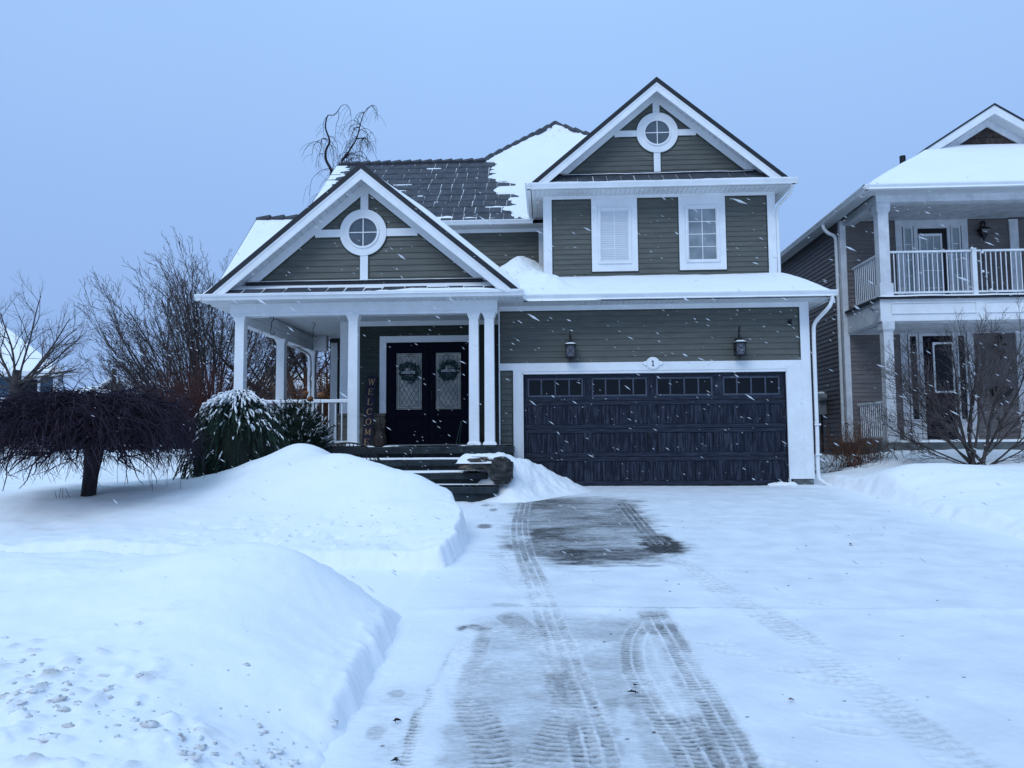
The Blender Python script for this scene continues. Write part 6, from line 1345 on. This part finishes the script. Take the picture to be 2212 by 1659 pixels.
bh = empty('house', (-31,44,0.2), 'blue sided house with a steep snow covered roof at the left edge', 'house')
ex = float(e0[0]); ez = float(e0[2])+0.10; rk = at(-10,690,46); zrb = float(rk[2])
MB().prismz([(-40,40),(ex-0.2,40),((ex-0.2)*1.23,49),(-40,49)], 0, ez).build('wall', M['bluesiding'], bh)
r = MB(); E1 = (ex+0.5,39.4,ez-0.05); E2 = ((ex+0.5)*1.26,49.6,ez-0.05); RK = (float(rk[0]),46.0,zrb)
r.add([(-41,39.4,ez-0.05),E1,RK,(-41,46,zrb),E2,(-41,49.6,ez-0.05)],[(0,1,2,3),(1,4,2),(4,5,3,2)]); r.build('roof', M['snow'], bh)
MB().box(-41,ex+0.5,39.33,39.4,ez-0.28,ez-0.03).box(-41,ex+0.45,39.4,40,ez-0.28,ez-0.24).build('fascia_board', M['white2'], bh)
MB().box(ex-0.42,ex-0.18,39.95,40.0,0,ez-0.28).box(-41,ex-0.42,39.96,40.0,0.2,float(at(100,858,40)[2])).build('corner_board', M['white2'], bh)
w_ = MB().box(-28.4,-27.2,39.92,40,3.0,4.5).build('window', M['white2'], bh); MB().box(-28.28,-27.32,39.9,39.92,3.12,4.38).build('pane', M['glassdark'], w_)
far_house('small distant grey house with a snow covered roof right of the blue house', *[float(v) for v in (at(150,850,75)[0],at(205,850,75)[0])], 75, 82, float(at(180,850,75)[2]), float(at(180,836,79)[2]), 'greyhouse', 'x')
far_house('distant gabled house with a dark front behind the lamp post', float(at(222,850,62)[0]), float(at(262,850,62)[0]), 62, 70, float(at(240,838,62)[2]), float(at(240,815,62)[2]), 'greyhouse', 'y')
far_house('long distant house with a snowy roof right of the lamp post', float(at(268,850,70)[0]), float(at(345,850,70)[0]), 70, 80, float(at(300,845,70)[2]), float(at(300,822,75)[2]), 'greyhouse', 'x')
far_house('grey distant house with a flat snowy roof seen through the side porch', float(at(535,850,60)[0]), float(at(690,850,60)[0]), 60, 70, float(at(600,830,60)[2]), float(at(600,806,65)[2]), 'greyhouse', 'x')
LP = empty('street_lamp', tuple(at(247,900,45)), 'dark street lamp post with a bell lamp hanging from a short arm', 'street lamp')
a = at(247,797,45); MB().tube([(a[0],45,0.2),(a[0],45,a[2])],[0.16,0.13],8).build('post', M['black'], LP)
b_ = at(257,838,45); MB().tube(smooth3([(a[0],45,a[2]-0.5),(a[0]+0.15,45,b_[2]+0.7),(b_[0],45,b_[2]+0.55),(b_[0],45,b_[2]+0.3)]),0.05,6).build('arm', M['black'], LP)
MB().frust(b_[0],45,b_[2]-0.25,b_[2]+0.3,0.30,0.30,0.10,0.10).build('lamp_shade', M['black'], LP)

# ================================================================== SNOW BITS
rg = random.Random(77); c = MB()
cen = [(rg.uniform(0,700), 1659-abs(rg.gauss(0,130))) for _ in range(14)]
for k in range(280):
    # clods of dirty snow thrown on the near bank, and smaller crumbs at the foot of the middle bank
    if k < 190: q = cen[k%14]; px, py = (q[0]+rg.gauss(0,26), min(1655,q[1]+rg.gauss(0,14))) if k%3 else (rg.uniform(0,720), 1659-abs(rg.gauss(0,120))); Y0 = np.interp(py,[1300,1450,1659],[4.4,3.7,3.0])+rg.uniform(-0.15,0.15); s = 0.006+0.022*rg.random()**3
    elif k < 300: px, py = rg.gauss(760,130), rg.gauss(1150,40); Y0 = rg.uniform(7.7,9.0); s = 0.004+0.012*rg.random()**2
    else: px, py = rg.gauss(800,160), 1225; Y0 = 7.45+rg.uniform(-0.1,0.05); s = rg.uniform(0.01,0.035)
    v = at(px, py, Y0); z = ground_h(v[0], Y0); c.ball((v[0],Y0,z-s*0.15),s,(rg.uniform(0.8,1.7),rg.uniform(0.8,1.3),0.55),7,5,0.42,rg)
o = c.build('snow_clods', mat('dirty_snow', (0.55,0.535,0.52), 0.9, 0, 14, 0.5, 50, col2=(0.78,0.80,0.83)), smooth=True); tag(o, kind='stuff')
# leaves and dirt lumps one can see
def litter(px, py, Y0, s, label, nm='dead_leaf', mt='barkdark', grp=None):
    if Y0 is None: g_ = gnd(px, py); x, Y0 = g_[0], g_[1]; z = base_z(Y0)+0.012
    else: v = at(px, py, Y0); x = v[0]; z = ground_h(x, Y0)+0.005
    mb = MB(); rr = random.Random(int(px*7+py))
    for k in range(4): a = rr.uniform(0,PI); d = np.array([math.cos(a),math.sin(a),0])*s*rr.uniform(0.5,1); n = np.array([-d[1],d[0],0])*0.35; q = np.array([x+rr.uniform(-s,s)*0.6,Y0+rr.uniform(-s,s)*0.5,z+0.004]); mb.add([q-d,q+n+[0,0,s*0.35],q+d,q-n+[0,0,s*0.12]],[(0,1,2,3)])
    o = mb.build(nm, M[mt]); tag(o, label, 'leaf', grp)
litter(691.2+0.3698*1838, 1048.4+0.3698*1225, None, 0.035, 'largest dark curled leaf on the driveway just left of the curved tyre tracks', grp='dead leaves on the snow')
litter(691.2+0.3698*1838, 1048.4+0.3698*1180, None, 0.022, 'small dark leaf on the driveway just beyond the largest leaf by the curved tracks', grp='dead leaves on the snow')
litter(691.2+0.3698*455, 1048.4+0.3698*1395, None, 0.03, 'dark leaf near the foot of the front left snow bank', grp='dead leaves on the snow')
litter(691.2+0.3698*440, 1048.4+0.3698*1625, None, 0.02, 'small leaf at the bottom edge of the photo by the left bank', grp='dead leaves on the snow')
litter(2420/1.736+850*0.6419/1.736, 1048.4+0.3698*1270, None, 0.02, 'reddish leaf on the snowy right part of the driveway between faint footprints', mt='leafrust', grp='dead leaves on the snow')
litter(2420/1.736+1202*0.6419/1.736, 1048.4+0.3698*352, None, 0.035, 'lone pale brown leaf on the right side of the driveway', mt='twigrust', grp='dead leaves on the snow')
# --- falling snow
rg = np.random.default_rng(5); V = []; F = []
base = np.array([(1,0,0),(-1,0,0),(0,1,0),(0,-1,0),(0,0,1),(0,0,-1)], float); fc = [(0,2,4),(2,1,4),(1,3,4),(3,0,4),(2,0,5),(1,2,5),(3,1,5),(0,3,5)]
wd = nrm(np.array([0.80,-0.15,-0.50])); s1 = nrm(np.cross(wd,[0,0,1])); s2 = np.cross(wd,s1)
for k in range(2300):
    Y0 = 2.2+11.2*rg.random()**0.55; X0 = rg.uniform(-0.62,0.60)*Y0; Z0 = CAMZ+rg.uniform(-0.25,0.34)*Y0
    if Z0 < -0.2 or (Z0 > 3.2 and Y0 > 12.8): continue
    w1 = rg.normal(0,0.25,3); d = nrm(wd+w1*0.35); a1 = nrm(np.cross(d,[0,0,1])); a2 = np.cross(d,a1); s = 0.0017*math.exp(rg.normal(0,0.42))*(1+0.05*Y0); l = s*rg.uniform(3.0,8.5)
    n0 = len(V); 
    for b_ in base: V.append(np.array([X0,Y0,Z0])+d*b_[0]*l+a1*b_[1]*s+a2*b_[2]*s)
    F += [tuple(n0+i for i in f) for f in fc]
o = np_mesh('falling_snow', V, F, M['flake']); tag(o, kind='stuff')
